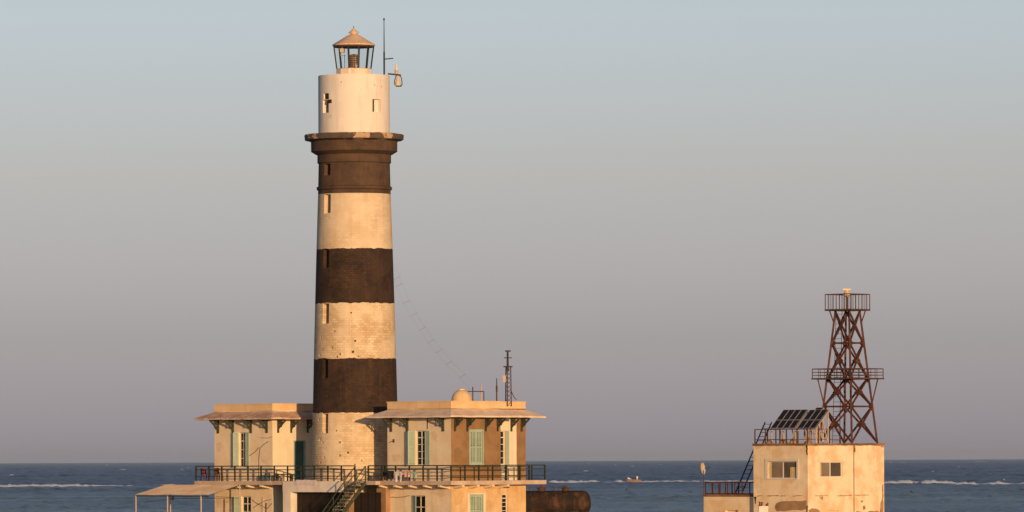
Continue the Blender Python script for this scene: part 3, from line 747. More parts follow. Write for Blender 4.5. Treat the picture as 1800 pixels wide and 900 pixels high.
# ---- left house
L = Fr(479, 780, 371.75)
lLA = -L.ax(377, 780); lLB = 6.0
Lpoly = [(0, 0), (0, lLB), (-lLA, lLB), (-lLA, 0)]
LHs = thing('keepers_house', L.M @ T(-lLA / 2, lLB / 2, GROUND), 'two storey cream plastered house left of the lighthouse tower', 'house')
wl = aw(419.5, 432, 760, 821, L)
MB(L.M).sheet(fA(), -lLA, 0, DECK, ZT, [(*wl, .2, False)]).build('wall', M_plaster, LHs)
wlg = aw(424, 441, 872.5, 912, L)
MB(L.M).sheet(fA(), -lLA, 0, GROUND, DECK, [(*wlg, .2, False)]).build('wall', M_plaster, LHs)
dl = bw(516, 537, 774, 846, L); dl = (dl[0], dl[1], DECK, dl[3])
MB(L.M).sheet(fB(), 0, lLB, DECK, ZT, [(*dl, .22, False)]).build('wall', M_pale, LHs)
MB(L.M).sheet(fB(), 0, lLB, GROUND, DECK).build('wall', M_pale, LHs)
mb = MB(L.M)
for p, q in (((0, lLB), (-lLA, lLB)), ((-lLA, lLB), (-lLA, 0))): mb.face((*p, GROUND), (*q, GROUND), (*q, ZT), (*p, ZT))
mb.build('wall', M_plaster, LHs)
skirt(LHs, L, Lpoly, zin, zout, EOV, M_eave_worn); parapet(LHs, L, Lpoly, zin - .02, zpar, M_parapet)
slab(LHs, L, offset(Lpoly, EOV), DECK - .26, DECK, 'deck_slab', M_concrete)
window(LHs, L, 'A', *wl, leaves=((1, 178), (-1, 132)), rows=4)
window(LHs, L, 'A', *wlg, leaves=((-1, 150),), rows=3)
W_ = dl[1] - dl[0]
mb = MB(L.M); mb.box(-.2, -.14, dl[0] + .06, dl[1] - .06, DECK, dl[3] - .06)
for z in (.25, 1.15):
    mb.box(-.14, -.12, dl[0] + .16, dl[1] - .16, DECK + z, DECK + z + .75)
door = mb.build('door', M_door, LHs)
mb = MB(L.M); mb.box(-.16, .02, dl[0], dl[0] + .06, DECK, dl[3]); mb.box(-.16, .02, dl[1] - .06, dl[1], DECK, dl[3]); mb.box(-.16, .02, dl[0] + .06, dl[1] - .06, dl[3] - .06, dl[3]); mb.build('door_frame', M_shutter, door)
mb = MB(L.M); mb.tube((-.13, dl[1] - .2, DECK + 1.0), (-.05, dl[1] - .2, DECK + 1.0), .03); mb.build('door_handle', M_black, door)
for px in (384.5, 410.5, 442, 470): inst(BRK, 'bracket', LHs, L.M @ T(L.ax(px, 745), 0, SOF))
for px in (488, 511, 540): inst(BRK, 'bracket', LHs, L.M @ T(0, L.by(px, 745), SOF) @ RZ(math.pi / 2))
inst(BRK, 'bracket', LHs, L.M @ T(-lLA, .35, SOF) @ RZ(-math.pi / 2))
joists(LHs, L, -lLA, 0, 0)
def cable(fr, house, pts, r=.016, m=M_rust_rail):
    mb = MB(fr.M); mb.path([(fr.ax(x, y), -.02, fr.z(x, y, fr.ax(x, y), 0)) for x, y in pts], r); mb.build('cable', m, house)
cable(L, LHs, [(455, 845), (455.5, 805), (457, 789), (463, 782), (472, 776)])
cable(L, LHs, [(439, 801), (448, 795), (456, 786)])
cable(L, LHs, [(445, 893), (455, 886), (467, 880), (477, 878)])

for px, ya in ((462, 873), (394.5, 877), (468, 884)):
    x = L.ax(px, ya, -.04); mb = MB(L.M); mb.tube((x, -.05, GROUND), (x, -.05, L.z(px, ya, x, 0)), .03); mb.build('pipe', M_post if px == 462 else M_rust_rail, LHs)
cable(L, LHs, [(443, 878), (450, 884), (462, 890), (470, 894), (478, 885)])
cable(L, LHs, [(380, 873), (400, 874), (420, 874.5)], .012)
cable(L, LHs, [(478, 768), (470, 770), (458, 769.5)], .012)
# ---- terrace between the houses, on a whitewashed portico
BR = thing('terrace_bridge', L.w(3, 0, GROUND), 'x', 'terrace') if False else thing('terrace_bridge', L.M @ T(4.2, 0, GROUND), 'whitewashed terrace bridge with dark openings in front of the lighthouse base', 'terrace')
xe = (R.M.inverted() @ L.w(0, -EOV, 0))
x_end = (L.M.inverted() @ R.w(-rLA - EOV, -EOV, 0)).x
yF = -EOV
y_tip = (L.M.inverted() @ R.w(-rLA - EOV, -EOV, 0)).y
mb = MB(L.M); mb.box(EOV + .01, x_end + 1.2, yF + .004, 3.0, DECK - .25, DECK - .012); mb.build('deck_slab', M_concrete, BR)
pa, pb = L.ax(498.5, 870, yF), L.ax(512, 870, yF)
mb = MB(L.M); mb.box(pa, pb, yF - .06, yF + .5, GROUND, DECK - .55); mb.build('pillar', M_portico, BR)
pc = L.ax(603, 860, yF)
mb = MB(L.M); mb.box(pa - .004, pc, yF - .075, yF + .5, DECK - .72, DECK - .03); mb.build('lintel', M_portico, BR)
mb = MB(L.M); mb.box(L.ax(604, 870, yF), L.ax(612, 870, yF), yF + .1, yF + .6, GROUND, DECK - .26); mb.build('pillar', M_spall, BR)
mb = MB(L.M); xa_ = L.ax(646, 870, yF); mb.box(xa_ - .1, xa_ + .75, yF + .9, yF + 1.3, GROUND, DECK - .26); mb.build('pillar', M_spall, BR)
bx0, bx1 = pb + .02, x_end + 1.15
nb = int((bx1 - bx0) / .22); bme = MB().box(0, (bx1 - bx0) / nb - .012, 0, .04, 0, DECK - .73 - GROUND).mesh('dark_fill_board', M_boards)
for i in range(nb): inst(bme, 'dark_fill_board', BR, L.M @ T(bx0 + (bx1 - bx0) * i / nb, yF + .50 + .02 * (i % 3), GROUND))  # boards added to turn the opening under the deck dark

def railing(name, pts, label, m=M_rail, z=None, h=.97, rails=(0, .24, .64), spacing=1.25, pr=.04, rr=.028, group=None, infill=0, rope=0):
    z = DECK if z is None else z
    pts = [Vector((p[0], p[1], z)) for p in pts]
    t = thing(name, T(*((pts[0] + pts[-1]) / 2)), label, 'railing', group)
    pme = MB().box(-pr, pr, -pr, pr, 0, h).mesh('post', m)
    ime = MB().box(-.012, .012, -.012, .012, 0, h).mesh('baluster', m) if infill else None
    for a, b in zip(pts[:-1], pts[1:]):
        d = b - a; n = max(1, round(d.length / spacing)); an = math.atan2(d.y, d.x)
        for i in range(n + (1 if b is pts[-1] else 0)):
            o_ = inst(pme, 'post', t, T(*(a + d * i / n)) @ RZ(an))
        if infill:
            k = int(d.length / infill)
            for i in range(1, k): inst(ime, 'baluster', t, T(*(a + d * i / k)) @ RZ(an))
        for r in rails:
            mb = MB(); zz = Vector((0, 0, h - r))
            mb.bar(a + zz, b + zz, rr * 2, rr * 2 if r else rr * 2.4); mb.build('rail', m, t)
    return t
IN = .07
def Lw(x, y): return L.w(x, y, 0)
def Rw(x, y): return R.w(x, y, 0)
gap0 = Lw(L.ax(624, 840, yF + IN), yF + IN)
railing('railing', [Lw(-lLA - EOV + IN, 1.5), Lw(-lLA - EOV + IN, yF + IN), gap0], 'dark green terrace railing in front of the left house and tower', rails=(0, .24, .66))
railing('railing', [Rw(-rLA - EOV + IN, .6), Rw(-rLA - EOV + IN, -EOV + IN), Rw(EOV - IN, -EOV + IN), Rw(EOV - IN, rLB + EOV - IN), Rw(-rS + EOV - IN, rLB + EOV - IN), Rw(-rS + EOV - IN, rLC + EOV - IN), Rw(-rS - 2, rLC + EOV - IN)],
        'dark green terrace railing around the right house', rails=(0, .24, .66), spacing=1.2)

# ---- staircase
sx0, sx1 = L.ax(625, 845, yF), L.ax(643, 845, yF)
st = thing('staircase', L.M @ T((sx0 + sx1) / 2, yF - 4.1, GROUND), 'steep dark green steel staircase leading up to the gap in the terrace railing', 'staircase')
DR = DECK - GROUND - .03
for x in (sx0, sx1):
    mb = MB(L.M); mb.bar((x, yF - .05, DECK - .12), (x, yF - .05 - DR, GROUND), .06, .24); mb.build('stringer', M_stair, st)
    mb = MB(L.M); mb.tube((x, yF - .02, DECK + .95), (x, yF - .02 - DR, GROUND + .95), .035)
    mb.tube((x, yF - .02, DECK + .5), (x, yF - .02 - DR, GROUND + .5), .022); mb.build('handrail', M_stair, st)
    for k in range(5):
        yy = yF - .02 - DR * k / 4.3
        mb = MB(L.M); mb.tube((x, yy, DECK - DR * k / 4.3 - .1), (x, yy, DECK - DR * k / 4.3 + .95), .032); mb.build('baluster', M_stair, st)
for k in range(19):
    yy = yF - .1 - DR * k / 19
    mb = MB(L.M); mb.box(sx0 + .035, sx1 - .035, yy - .22, yy, DECK - .06 - DR * k / 19 - .04, DECK - .06 - DR * k / 19); mb.build('tread', M_post, st)

# ---- canopy of corrugated sheet beside the left house
cu0, cu1 = L.ax(292, 852, yF - .05), L.ax(420, 852, yF - .05)
cz1 = L.z(350, 852.3, (cu0 + cu1) / 2, yF); run = 2.75
cz0 = L.z(300, 869.8, (cu0 + cu1) / 2, yF - run)
cn = thing('sheet_canopy', L.M @ T((cu0 + cu1) / 2, yF - run / 2, GROUND), 'lean-to canopy of pale corrugated sheet on thin posts at the left house', 'canopy')
mb = MB(L.M); n = int((cu1 - cu0) / .06)
for i in range(n):
    a, b = cu0 + (cu1 - cu0) * i / n, cu0 + (cu1 - cu0) * (i + 1) / n
    za, zb_ = .022 * math.sin(i * math.pi / 2.0), .022 * math.sin((i + 1) * math.pi / 2.0)
    for k in range(4):
        s0, s1 = k / 4, (k + 1) / 4
        def pp(x, q, s): return (x, yF - .05 - run * s, cz1 + (cz0 - cz1) * s + q + .03 * noise.noise((x * .6, s * 3, 0)))
        mb.face(pp(a, za, s0), pp(b, zb_, s0), pp(b, zb_, s1), pp(a, za, s1))
sh = mb.build('roof_sheet', M_sheet, cn)
mb = MB(L.M); mb.bar((cu0, yF - .05 - run + .08, cz0 - .08), (cu1, yF - .05 - run + .08, cz0 - .08), .07, .08); mb.build('purlin', M_timber, cn)
mb = MB(L.M); mb.bar((cu0, yF - .12, cz1 - .07), (cu1, yF - .12, cz1 - .07), .07, .08); mb.build('purlin', M_timber, cn)
for px in (238.5, 294, 353):
    x = L.ax(px, 880, yF - run); mb = MB(L.M); mb.tube((x, yF - run + .02, GROUND), (x, yF - run + .02, cz0 - .05), .045); mb.build('post', M_post, cn)
x = L.ax(362, 880, yF - .3); mb = MB(L.M); mb.tube((cu0 + .6, yF - .2, GROUND), (cu0 + .6, yF - .2, cz1 - .08), .04); mb.build('post', M_post, cn)
x = L.ax(421.5, 880, yF - .15); mb = MB(L.M); mb.tube((x, yF - .15, GROUND), (x, yF - .15, cz1), .04); mb.build('post', M_post, cn)
x = L.ax(303, 880, yF - run); mb = MB(L.M); mb.box(x - .05, x + .05, yF - run, yF - run + .1, cz0 - .36, cz0 - .1); mb.build('hanging_lamp', M_black, cn)
mb = MB(L.M)
mb.path([(L.ax(255, 884, yF - 1.5), yF - 1.5, L.z(255, 884, 0, 0)), (L.ax(300, 877, yF - 1.5), yF - 1.5, L.z(300, 877, 0, 0)), (L.ax(420, 875, yF - .3), yF - .3, L.z(420, 875.5, 0, 0))], .015)
mb.build('clothes_line', M_black, cn)

# ---- things on the right house roof
def roofp(px, py, Y): return P(px, py, Y)
ry = 364.0
zr = zin + .2
dc = roofp(811.5, 690, ry); zt_ = roofp(811, 684.5, ry).z; ztop = zpar + .07
rd = thing('roof_tank', T(dc.x, ry, zr), 'ochre domed water tank behind the right house parapet', 'water tank')
rdm = 18 / F * ry
zl = roofp(811, 703.5, ry).z
mb = MB(T(dc.x, ry, 0)); prof = [(rdm, zr), (rdm, zl)] + [(rdm * math.cos(a), zl + (zt_ - zl) * math.sin(a)) for a in [math.radians(k) for k in (12, 24, 36, 48, 60, 70)]]
mb.lathe(prof, 32).build('shell', M_parapet, rd, smooth=40)
mb = MB(T(dc.x, ry, 0)); mb.lathe([(.2, zt_ - .08), (.22, zt_ + .03), (.1, zt_ + .06)], 16).build('lid', M_plaster, rd)
pf = thing('pipe_frame', T(roofp(840, 700, ry).x, ry + .6, zr), 'thin pipe frame with taps next to the domed roof tank', 'pipe')
q = ry + .6
mb = MB(); mb.path([(roofp(818, 688, q)), (roofp(850.5, 688, q)), Vector((roofp(850.5, 690, q).x, q, zr))], .035); mb.build('pipe', M_rust_rail, pf)
for px, py in ((831, 680), (845.5, 677)):
    p_ = roofp(px, py, q); mb = MB(); mb.tube((p_.x, q + .1, zr), (p_.x, q + .1, p_.z), .035 if px < 840 else .05); mb.build('standpipe', M_post if px > 840 else M_rust_rail, pf)
pl = thing('aerial_pole', T(roofp(873, 700, q).x, q, zr), 'short thin rusty pole left of the lattice radio mast', 'pole')
p_ = roofp(873, 665, q); mb = MB(); mb.tube((p_.x, q, zr), (p_.x, q, p_.z), .05, 8, .03); mb.build('shaft', M_rust_rail, pl)
mb = MB(); mb.box(p_.x - .06, p_.x + .06, q - .06, q + .06, zr + .9, zr + 1.3); mb.build('clamp', M_rust_rail, pl)
q = 366.0
pm_ = roofp(893, 660, q)
ms = thing('radio_mast', T(pm_.x, q, zr), 'small lattice radio mast with crossbars on the right house roof', 'mast')
zmid, ztp = roofp(893, 645, q).z, roofp(893, 616.5, q).z
tri = [(.18 * math.cos(a), .18 * math.sin(a)) for a in (0.3, 2.4, 4.5)]
for tx, ty in tri:
    mb = MB(); mb.tube((pm_.x + tx * 1.25, q + ty * 1.25, zr), (pm_.x + tx, q + ty, zmid), .032); mb.build('leg', M_rust_rail, ms)
mb = MB(); nl = 9
for k in range(nl):
    for i in range(3):
        a, b = tri[i], tri[(i + 1) % 3]
        z0, z1 = zr + (zmid - zr) * k / nl, zr + (zmid - zr) * (k + 1) / nl
        mb.tube((pm_.x + a[0] * 1.1, q + a[1] * 1.1, z0), (pm_.x + b[0] * 1.1, q + b[1] * 1.1, z1), .014, 5)
mb.build('lacing', M_rust_rail, ms)
mb = MB(); mb.tube((pm_.x - .02, q, zmid - .3), (pm_.x - .02, q, ztp), .075, 8, .06); mb.build('top_tube', M_black, ms)
for py, hw in ((644.5, 8), (629, 7), (617, 5)):
    z = roofp(893, py, q).z; hw = hw / F * q; mb = MB(); mb.bar((pm_.x - hw, q, z), (pm_.x + hw, q, z), .09, .09 if py != 629 else .06); mb.build('crossbar', M_black, ms)
mb = MB(); mb.box(pm_.x - .32, pm_.x - .14, q - .1, q + .1, roofp(893, 672, q).z, roofp(893, 660, q).z); mb.build('relay_box', M_post, ms)
mb = MB(); p2 = roofp(908, 703, q); mb.path([(pm_.x + .15, q, zr + 1.1), (pm_.x + .4, q, zr + .55), (p2.x, q, p2.z + .02)], .03); mb.build('cable', M_rust_rail, ms)

# wire aerial from tower to roof
wp = [(688, 468), (697, 489), (702, 501), (714.5, 531), (727, 553), (742, 578), (758, 600), (772, 617), (789, 638), (813, 661), (831, 682)]
wa_ = thing('wire_aerial', T(TX + 4, TY - 3, DECK + 5), 'faint cage wire aerial with spreaders sagging from the tower to the right roof', 'aerial')
cpt = []
for i, (x, y) in enumerate(wp):
    cpt.append(P(x, y, TY - .3 - (ry + .7 and (TY - .3 - (ry + .7))) * i / (len(wp) - 1)))
offs = Vector((.17, 0, .10))
for s in (-1, 1):
    mb = MB(); mb.path([p + offs * s for p in cpt], .003, 4); mb.build('wire', M_wire, wa_)
for p, q_ in zip(cpt[1:-1], range(99)):
    mb = MB(); mb.tube(p - offs * 1.35, p + offs * 1.35, .0075, 5); mb.build('spreader', M_wire, wa_)

# ---- rusty tank behind the right house
tkY = 372.0
c_ = P(960, 884.5, tkY); rt_ = 22 / F * tkY
x0t, x1t = P(905, 885, tkY).x, P(1038.5, 885, tkY).x
tk = thing('rusty_tank', T((x0t + x1t) / 2, tkY, GROUND), 'rusty horizontal cylindrical tank right of the houses', 'tank')
MX = T(0, tkY, c_.z) @ Matrix.Rotation(math.pi / 2, 4, 'Y')
prof = [(rt_ * .3, x0t)] + [(rt_ * math.sin(a), x0t + .25 * (1 - math.cos(a))) for a in [math.radians(k) for k in (30, 50, 70, 90)]]
prof += [(rt_ * math.cos(a) ** .7 if a < 1.5 else .05, x1t - .55 + .55 * math.sin(a)) for a in [math.radians(k) for k in (0, 15, 30, 45, 60, 72, 82, 88)]]
mb = MB(MX); mb.lathe(prof, 40); mb.build('shell', M_tank, tk, smooth=40)
for xx in (x0t + 1.2, x0t + 2.5, x1t - .6):
    mb = MB(MX); mb.lathe([(rt_ * .98, xx - .04), (rt_ + .018, xx - .03), (rt_ + .018, xx + .03), (rt_ * .98, xx + .04)], 40); mb.build('weld_band', M_tank, tk)
zt2 = c_.z + rt_
for px, hpx in ((952, 5), (994, 3)):
    xx = P(px, 860, tkY).x
    mb = MB(T(xx, tkY, 0)); mb.lathe([(.22, zt2 - .1), (.22, zt2 + .12), (.31, zt2 + .13), (.31, zt2 + .2), (.08, zt2 + .22), (.08, zt2 + .22 + hpx * .03), (.02, zt2 + .23 + hpx * .03)], 16); mb.build('manhole', M_rust_rail, tk)
for px0, px1 in ((931, 945), (958, 974), (982, 992)):
    a, b = P(px0, 860, tkY).x, P(px1, 860, tkY).x; mb = MB(); mb.path([Vector((a, tkY, zt2 - .05)), Vector((a, tkY, zt2 + .26)), Vector((b, tkY, zt2 + .26)), Vector((b, tkY, zt2 - .05))], .022); mb.build('hand_grip', M_rust_rail, tk)
for xx in (x0t + .9, x1t - 1.1):
    mb = MB(); mb.box(xx - .25, xx + .25, tkY - .8, tkY + .8, GROUND, c_.z - rt_ * .72); mb.build('saddle', M_concrete, tk)

# ---- small things on the terrace
def garment(name, fr, px0, px1, y0, y1, m, label, legs=False, seed=1):
    yy = -EOV + IN - .05
    a, b = fr.ax(px0, 830, yy), fr.ax(px1, 830, yy); z1 = fr.z(px0, y0, a, yy); z0 = fr.z(px0, y1, a, yy)
    o_ = thing(name, fr.M @ T((a + b) / 2, yy, z0), label, 'laundry'); mb = MB(fr.M); nx, nz = 10, 10
    def p_(i, j, t):
        u = i / nx; v = j / nz; x = a + (b - a) * u
        if legs and v > .35:
            cen = .27 if u < .5 else .73; x = a + (b - a) * (cen + (u - cen) * (1 - .35 * v))
            if abs(u - .5) < .01: x = a + (b - a) * .5
        hem = .06 * noise.noise((u * 3, seed, 1))
        return (x, yy - .05 + t + .05 * math.sin(u * 9 + seed) * v + .03 * noise.noise((u * 4, v * 3, seed)), z1 + (z0 + hem - z1) * v)
    for i in range(nx):
        if legs and i in (4, 5): lim = 4
        else: lim = nz
        for j in range(lim):
            A = [p_(i, j, 0), p_(i + 1, j, 0), p_(i + 1, j + 1, 0), p_(i, j + 1, 0)]; B = [p_(i, j, .04), p_(i + 1, j, .04), p_(i + 1, j + 1, .04), p_(i, j + 1, .04)]
            mb.face(*A); mb.face(*B[::-1])
    mb.build('cloth', m, o_, smooth=60)
garment('garment', R, 680.5, 693, 827.5, 841.5, M_cloth_dark, 'dark cloth hung on the terrace railing left of the pale trousers', seed=2)
garment('garment', R, 693.5, 707.5, 829, 847, M_cloth_white, 'pale trousers hung on the terrace railing', legs=True, seed=3)
garment('garment', R, 712, 720.5, 827, 838, M_cloth_pink, 'small pink and white cloth hung right of the trousers', seed=4)
garment('garment', R, 724, 733, 829, 840, M_shutter, 'faded green cloth hung right of the pink cloth', seed=5)
def chair(px, Y, m, label):
    p = P(px, 845, Y); B_ = T(p.x, Y, DECK) @ RZ(.6)
    o_ = thing('plastic_chair', B_, label, 'chair', 'chairs on the left terrace')
    for sx in (-1, 1):
        for sy in (-1, 1):
            mb = MB(B_); mb.bar((sx * .22, sy * .22, 0), (sx * .19, sy * .19, .43), .045); mb.build('leg', m, o_)
    mb = MB(B_); mb.box(-.23, .23, -.23, .23, .43, .47); mb.build('seat', m, o_)
    mb = MB(B_); mb.hexa([(-.22, .19, .47), (.22, .19, .47), (.22, .23, .47), (-.22, .23, .47)], [(-.19, .27, .86), (.19, .27, .86), (.19, .31, .86), (-.19, .31, .86)]); mb.build('backrest', m, o_)
chair(361, 376.6, M_red, 'red plastic chair farther left on the left terrace'); chair(384, 374.6, M_rust, 'brown chair beside the wall corner on the left terrace')
p = P(470, 845, 371.0); bd = thing('barrel', T(p.x, 371.0, DECK), 'dark barrel behind the railing near the left house corner', 'barrel')
mb = MB(T(p.x, 371.0, 0)); mb.lathe([(.17, DECK), (.19, DECK + .2), (.19, DECK + .34), (.17, DECK + .52), (.1, DECK + .53)], 16); mb.build('body', M_blue, bd, smooth=40)
mb = MB(T(p.x, 371.0, 0)); mb.lathe([(.195, DECK + .24), (.205, DECK + .26), (.195, DECK + .28)], 16); mb.build('hoop', M_black, bd)
# table near door
p = L.w(1.4, -.3, DECK)
tb = thing('bench', L.M @ T(1.6, -.35, DECK), 'low dark wooden bench by the left house door', 'bench')
mb = MB(L.M); mb.box(.75, 2.3, -.55, -.2, DECK + .40, DECK + .46); mb.build('seat', M_timber, tb)
for x in (.85, 2.2):
    mb = MB(L.M); mb.box(x - .04, x + .04, -.5, -.25, DECK, DECK + .40); mb.build('leg', M_timber, tb)
def sack(x, yy, s, label):
    mb = MB(L.M @ T(x, yy, DECK)); prof = []
    for k in range(9):
        t = k / 8; prof.append((s * (math.sin(math.pi * (t * .86 + .14)) ** .6 + .02), t * s * 1.0))
    mb.lathe(prof, 14); mb.v = [(v[0] * 1.4 + .05 * noise.noise((v[0] * 5, v[1] * 5, v[2] * 5)), v[1] + .05 * noise.noise((v[1] * 6, v[0] * 5, 3)), v[2]) for v in mb.v]
    o_ = mb.build('sack', M_cloth_white, None, smooth=60); tag(o_, label, 'sack', 'sacks on the terrace')
# a crumpled white sheet lying over the terrace edge
tp = thing('tarpaulin', L.M @ T(L.ax(540, 850, yF), yF, DECK - .1), 'crumpled pale tarpaulin draped over the terrace edge above the dark opening', 'tarpaulin')
mb = MB(L.M); n = 24; ta, tb_ = L.ax(521, 850, yF), L.ax(558, 850, yF)
for i in range(n):
    def q3(i, k):
        x = ta + (tb_ - ta) * i / n; nz = noise.noise((x * 3, k, 2))
        return [(x, yF + .35, DECK + .02 + .04 * abs(nz)), (x, yF - .05 + .03 * nz, DECK + .07 + .05 * nz), (x, yF - .13 + .04 * nz, DECK - .1), (x, yF - .115, DECK - .26 + .09 * nz)][k]
    for k in range(3): mb.face(q3(i, k), q3(i + 1, k), q3(i + 1, k + 1), q3(i, k + 1))
mb.build('cloth', M_cloth_white, tp, smooth=60)
# potted plant near stair gap on right terrace
pp_ = R.w(R.ax(676, 840, -.45), -.45, DECK)
pt = thing('potted_plant', T(*pp_), 'dark leafy potted plant at the left end of the right terrace', 'plant')
mb = MB(T(*pp_)); mb.lathe([(.12, 0), (.17, .26), (.15, .27)], 14); mb.build('pot', M_spall, pt)
mb = MB(T(*pp_)); rng = random.Random(5)
for k in range(70):
    a = rng.uniform(0, 6.28); e = rng.uniform(.2, 1.4); ln = rng.uniform(.18, .5); c0 = Vector((rng.uniform(-.1, .1), rng.uniform(-.1, .1), .27 + rng.uniform(0, .15)))
    d = Vector((math.cos(a) * math.cos(e), math.sin(a) * math.cos(e), math.sin(e))) * ln; sd_ = Vector((-math.sin(a), math.cos(a), 0)) * .035
    mb.face(c0, c0 + d * .5 + sd_, c0 + d, c0 + d * .5 - sd_)
mb.build('foliage', M_leaf, pt)

# ------------------------------------------------------------------ concrete building on the right
Kf = Fr(1420, 830, 366.0)
kz = Kf.z(1420, 782, 0, 0)
kLA = -Kf.ax(1324.5, 830); kLB = Kf.by(1553, 830)
KB = thing('concrete_building', Kf.M @ T(-kLA / 2, kLB / 2, GROUND), 'flaking tan concrete building carrying the steel lattice tower', 'building')
wk = aw(1349, 1400.5, 811, 841, Kf); wk2 = bw(1441, 1481, 812, 838.5, Kf)
MB(Kf.M).sheet(fA(), -kLA, 0, GROUND, kz, [(*wk, .2, False)]).build('wall', M_kwall, KB)
ys = Kf.by(1500.5, 830); wk3 = bw(1453, 1475, 897, 915, Kf)
MB(Kf.M).sheet(fB(), 0, ys - .015, GROUND, kz, [(*wk2, .2, False), (*wk3, .15, True)]).build('wall', M_kwall, KB)
MB(Kf.M).sheet(fB(.05), ys + .015, kLB, GROUND, kz).build('wall', M_kwall, KB)
mb = MB(Kf.M); mb.face((-.1, ys - .015, GROUND), (-.1, ys + .015, GROUND), (-.1, ys + .015, kz), (-.1, ys - .015, kz)); mb.face((0, ys - .015, GROUND), (-.1, ys - .015, GROUND), (-.1, ys - .015, kz), (0, ys - .015, kz)); mb.face((.05, ys + .015, GROUND), (-.1, ys + .015, GROUND), (-.1, ys + .015, kz), (.05, ys + .015, kz)); mb.build('wall_joint', M_spall, KB)
mb = MB(Kf.M)
for p_, q_ in (((.05, kLB), (-kLA, kLB)), ((-kLA, kLB), (-kLA, 0))): mb.face((*p_, GROUND), (*q_, GROUND), (*q_, kz), (*p_, kz))
mb.build('wall', M_kwall, KB)
# uneven roof edge
mb = MB(Kf.M); pk = offset([(0, 0), (0.05, kLB), (-kLA, kLB), (-kLA, 0)], .05)
for i in range(4):
    a, b = Vector(pk[i]), Vector(pk[(i + 1) % 4]); n = 30
    for k in range(n):
        p0, p1 = a + (b - a) * k / n, a + (b - a) * (k + 1) / n
        w0, w1 = [.05 * noise.noise((p.x * 2.1, p.y * 2.1, 7)) for p in (p0, p1)]
        mb.face((*p0, kz - .04 + w0), (*p1, kz - .04 + w1), (*p1, kz + .10 + w1 * .5), (*p0, kz + .10 + w0 * .5))
        c = Vector((-kLA / 2, kLB / 2)); mb.face((*p0, kz + .10 + w0 * .5), (*p1, kz + .10 + w1 * .5), (*(p1 + (c - p1) * .2), kz + .08), (*(p0 + (c - p0) * .2), kz + .08))
        mb.face((*p0, kz - .04 + w0), (*p1, kz - .04 + w1), (*(p1 + (c - p1) * .03), kz - .03), (*(p0 + (c - p0) * .03), kz - .03))
mb.prism([(p[0], p[1], kz - .02) for p in offset([(0, 0), (0.05, kLB), (-kLA, kLB), (-kLA, 0)], -.15)], (0, 0, .10))
mb.build('roof_slab', M_roofedge, KB)
def slider(fr, face, u0, u1, z0, z1, curtain, surround=True):
    base = fr.M @ T(u0, 0, z0) if face == 'A' else fr.M @ T(0, u0, z0) @ RZ(math.pi / 2)
    W, H = u1 - u0, z1 - z0; t = .05; d = .16
    mb = MB(base); mb.box(0, t, d - .06, d, 0, H); mb.box(W - t, W, d - .06, d, 0, H); mb.box(t, W - t, d - .06, d, 0, t); mb.box(t, W - t, d - .06, d, H - t, H); mb.box(W / 2 - .04, W / 2 + .04, d - .065, d - .005, t, H - t)
    o_ = mb.build('window', M_frame, KB)
    for k in range(2):
        pm = MB(base); pm.box(W * k / 2 + .03, W * (k + 1) / 2 - .03, d - .035, d - .028, .03, H - .03); pm.build('pane', M_glass_lit if k == 0 else M_glass_dim, o_)
    for (a, b, c) in curtain:
        pm = MB(base); n = 10
        for i in range(n):
            xa_, xb_ = W * (a + (b - a) * i / n), W * (a + (b - a) * (i + 1) / n)
            pm.face((xa_, d - .042 + .006 * math.sin(i * 2), .03), (xb_, d - .042 + .006 * math.sin(i * 2 + 2), .03), (xb_, d - .042 + .006 * math.sin(i * 2 + 2), H * c), (xa_, d - .042 + .006 * math.sin(i * 2), H * c))
        pm.build('curtain', M_curtain, o_)
    if surround:
        s = .22; mb = MB(base); mb.box(-s, 0, -.035, .1, -s * .3, H + s * .8); mb.box(W, W + s * .8, -.03, .05, -s * .3, H + s * .8); mb.box(0, W, -.032, .05, H, H + s * .8); mb.build('window_surround', M_frame, o_)
        mb = MB(base); mb.box(-.05, W + .05, -.05, .1, -.09, 0); mb.build('window_sill', M_frame, o_)
slider(Kf, 'A', *wk, [(.02, .10, .96), (.74, .97, .66)])
slider(Kf, 'B', *wk2, [(.02, .13, .92)], False)
def patch(face, pts, m, name, seed, th=.012, fr=Kf, off=0.0, house=None):
    """thin irregular patch outlined in photo px on a face"""
    out = []; rng_ = random.Random(seed); n = len(pts)
    for i in range(n):
        a, b = pts[i], pts[(i + 1) % n]; ln = math.hypot(b[0] - a[0], b[1] - a[1]); k = max(1, int(ln / 2.5))
        for j in range(k):
            x = a[0] + (b[0] - a[0]) * j / k + rng_.uniform(-.5, .5); y = a[1] + (b[1] - a[1]) * j / k + rng_.uniform(-.5, .5)
            if face == 'A': u = fr.ax(x, y, off); out.append((u, off - .004, fr.z(x, y, u, off)))
            else: u = fr.by(x, y, off); out.append((off + .004, u, fr.z(x, y, off, u)))
    mb = MB(fr.M); mb.prism(out, (0, -th, 0) if face == 'A' else (th, 0, 0)); return mb.build(name, m, house or KB)
patch('A', [(1366, 884), (1374, 881), (1400, 880.5), (1418, 880), (1418.5, 894), (1410, 897), (1395, 896), (1385, 898), (1366, 899), (1362, 890)], M_spall, 'bare_patch', 3)
patch('B', [(1421.5, 897), (1428, 893.5), (1434, 894), (1440, 897), (1443, 903), (1421.5, 903)], M_spall, 'bare_patch', 4)
patch('B', [(1505, 898), (1512, 899), (1522, 902), (1530, 897.5), (1537, 899), (1543, 897), (1546, 903), (1505, 904)], M_spall, 'bare_patch', 5, off=.05)
patch('B', [(1516.5, 896), (1517, 890), (1519, 888), (1521, 891), (1521.5, 895)], M_spall, 'bare_patch', 6, off=.05)
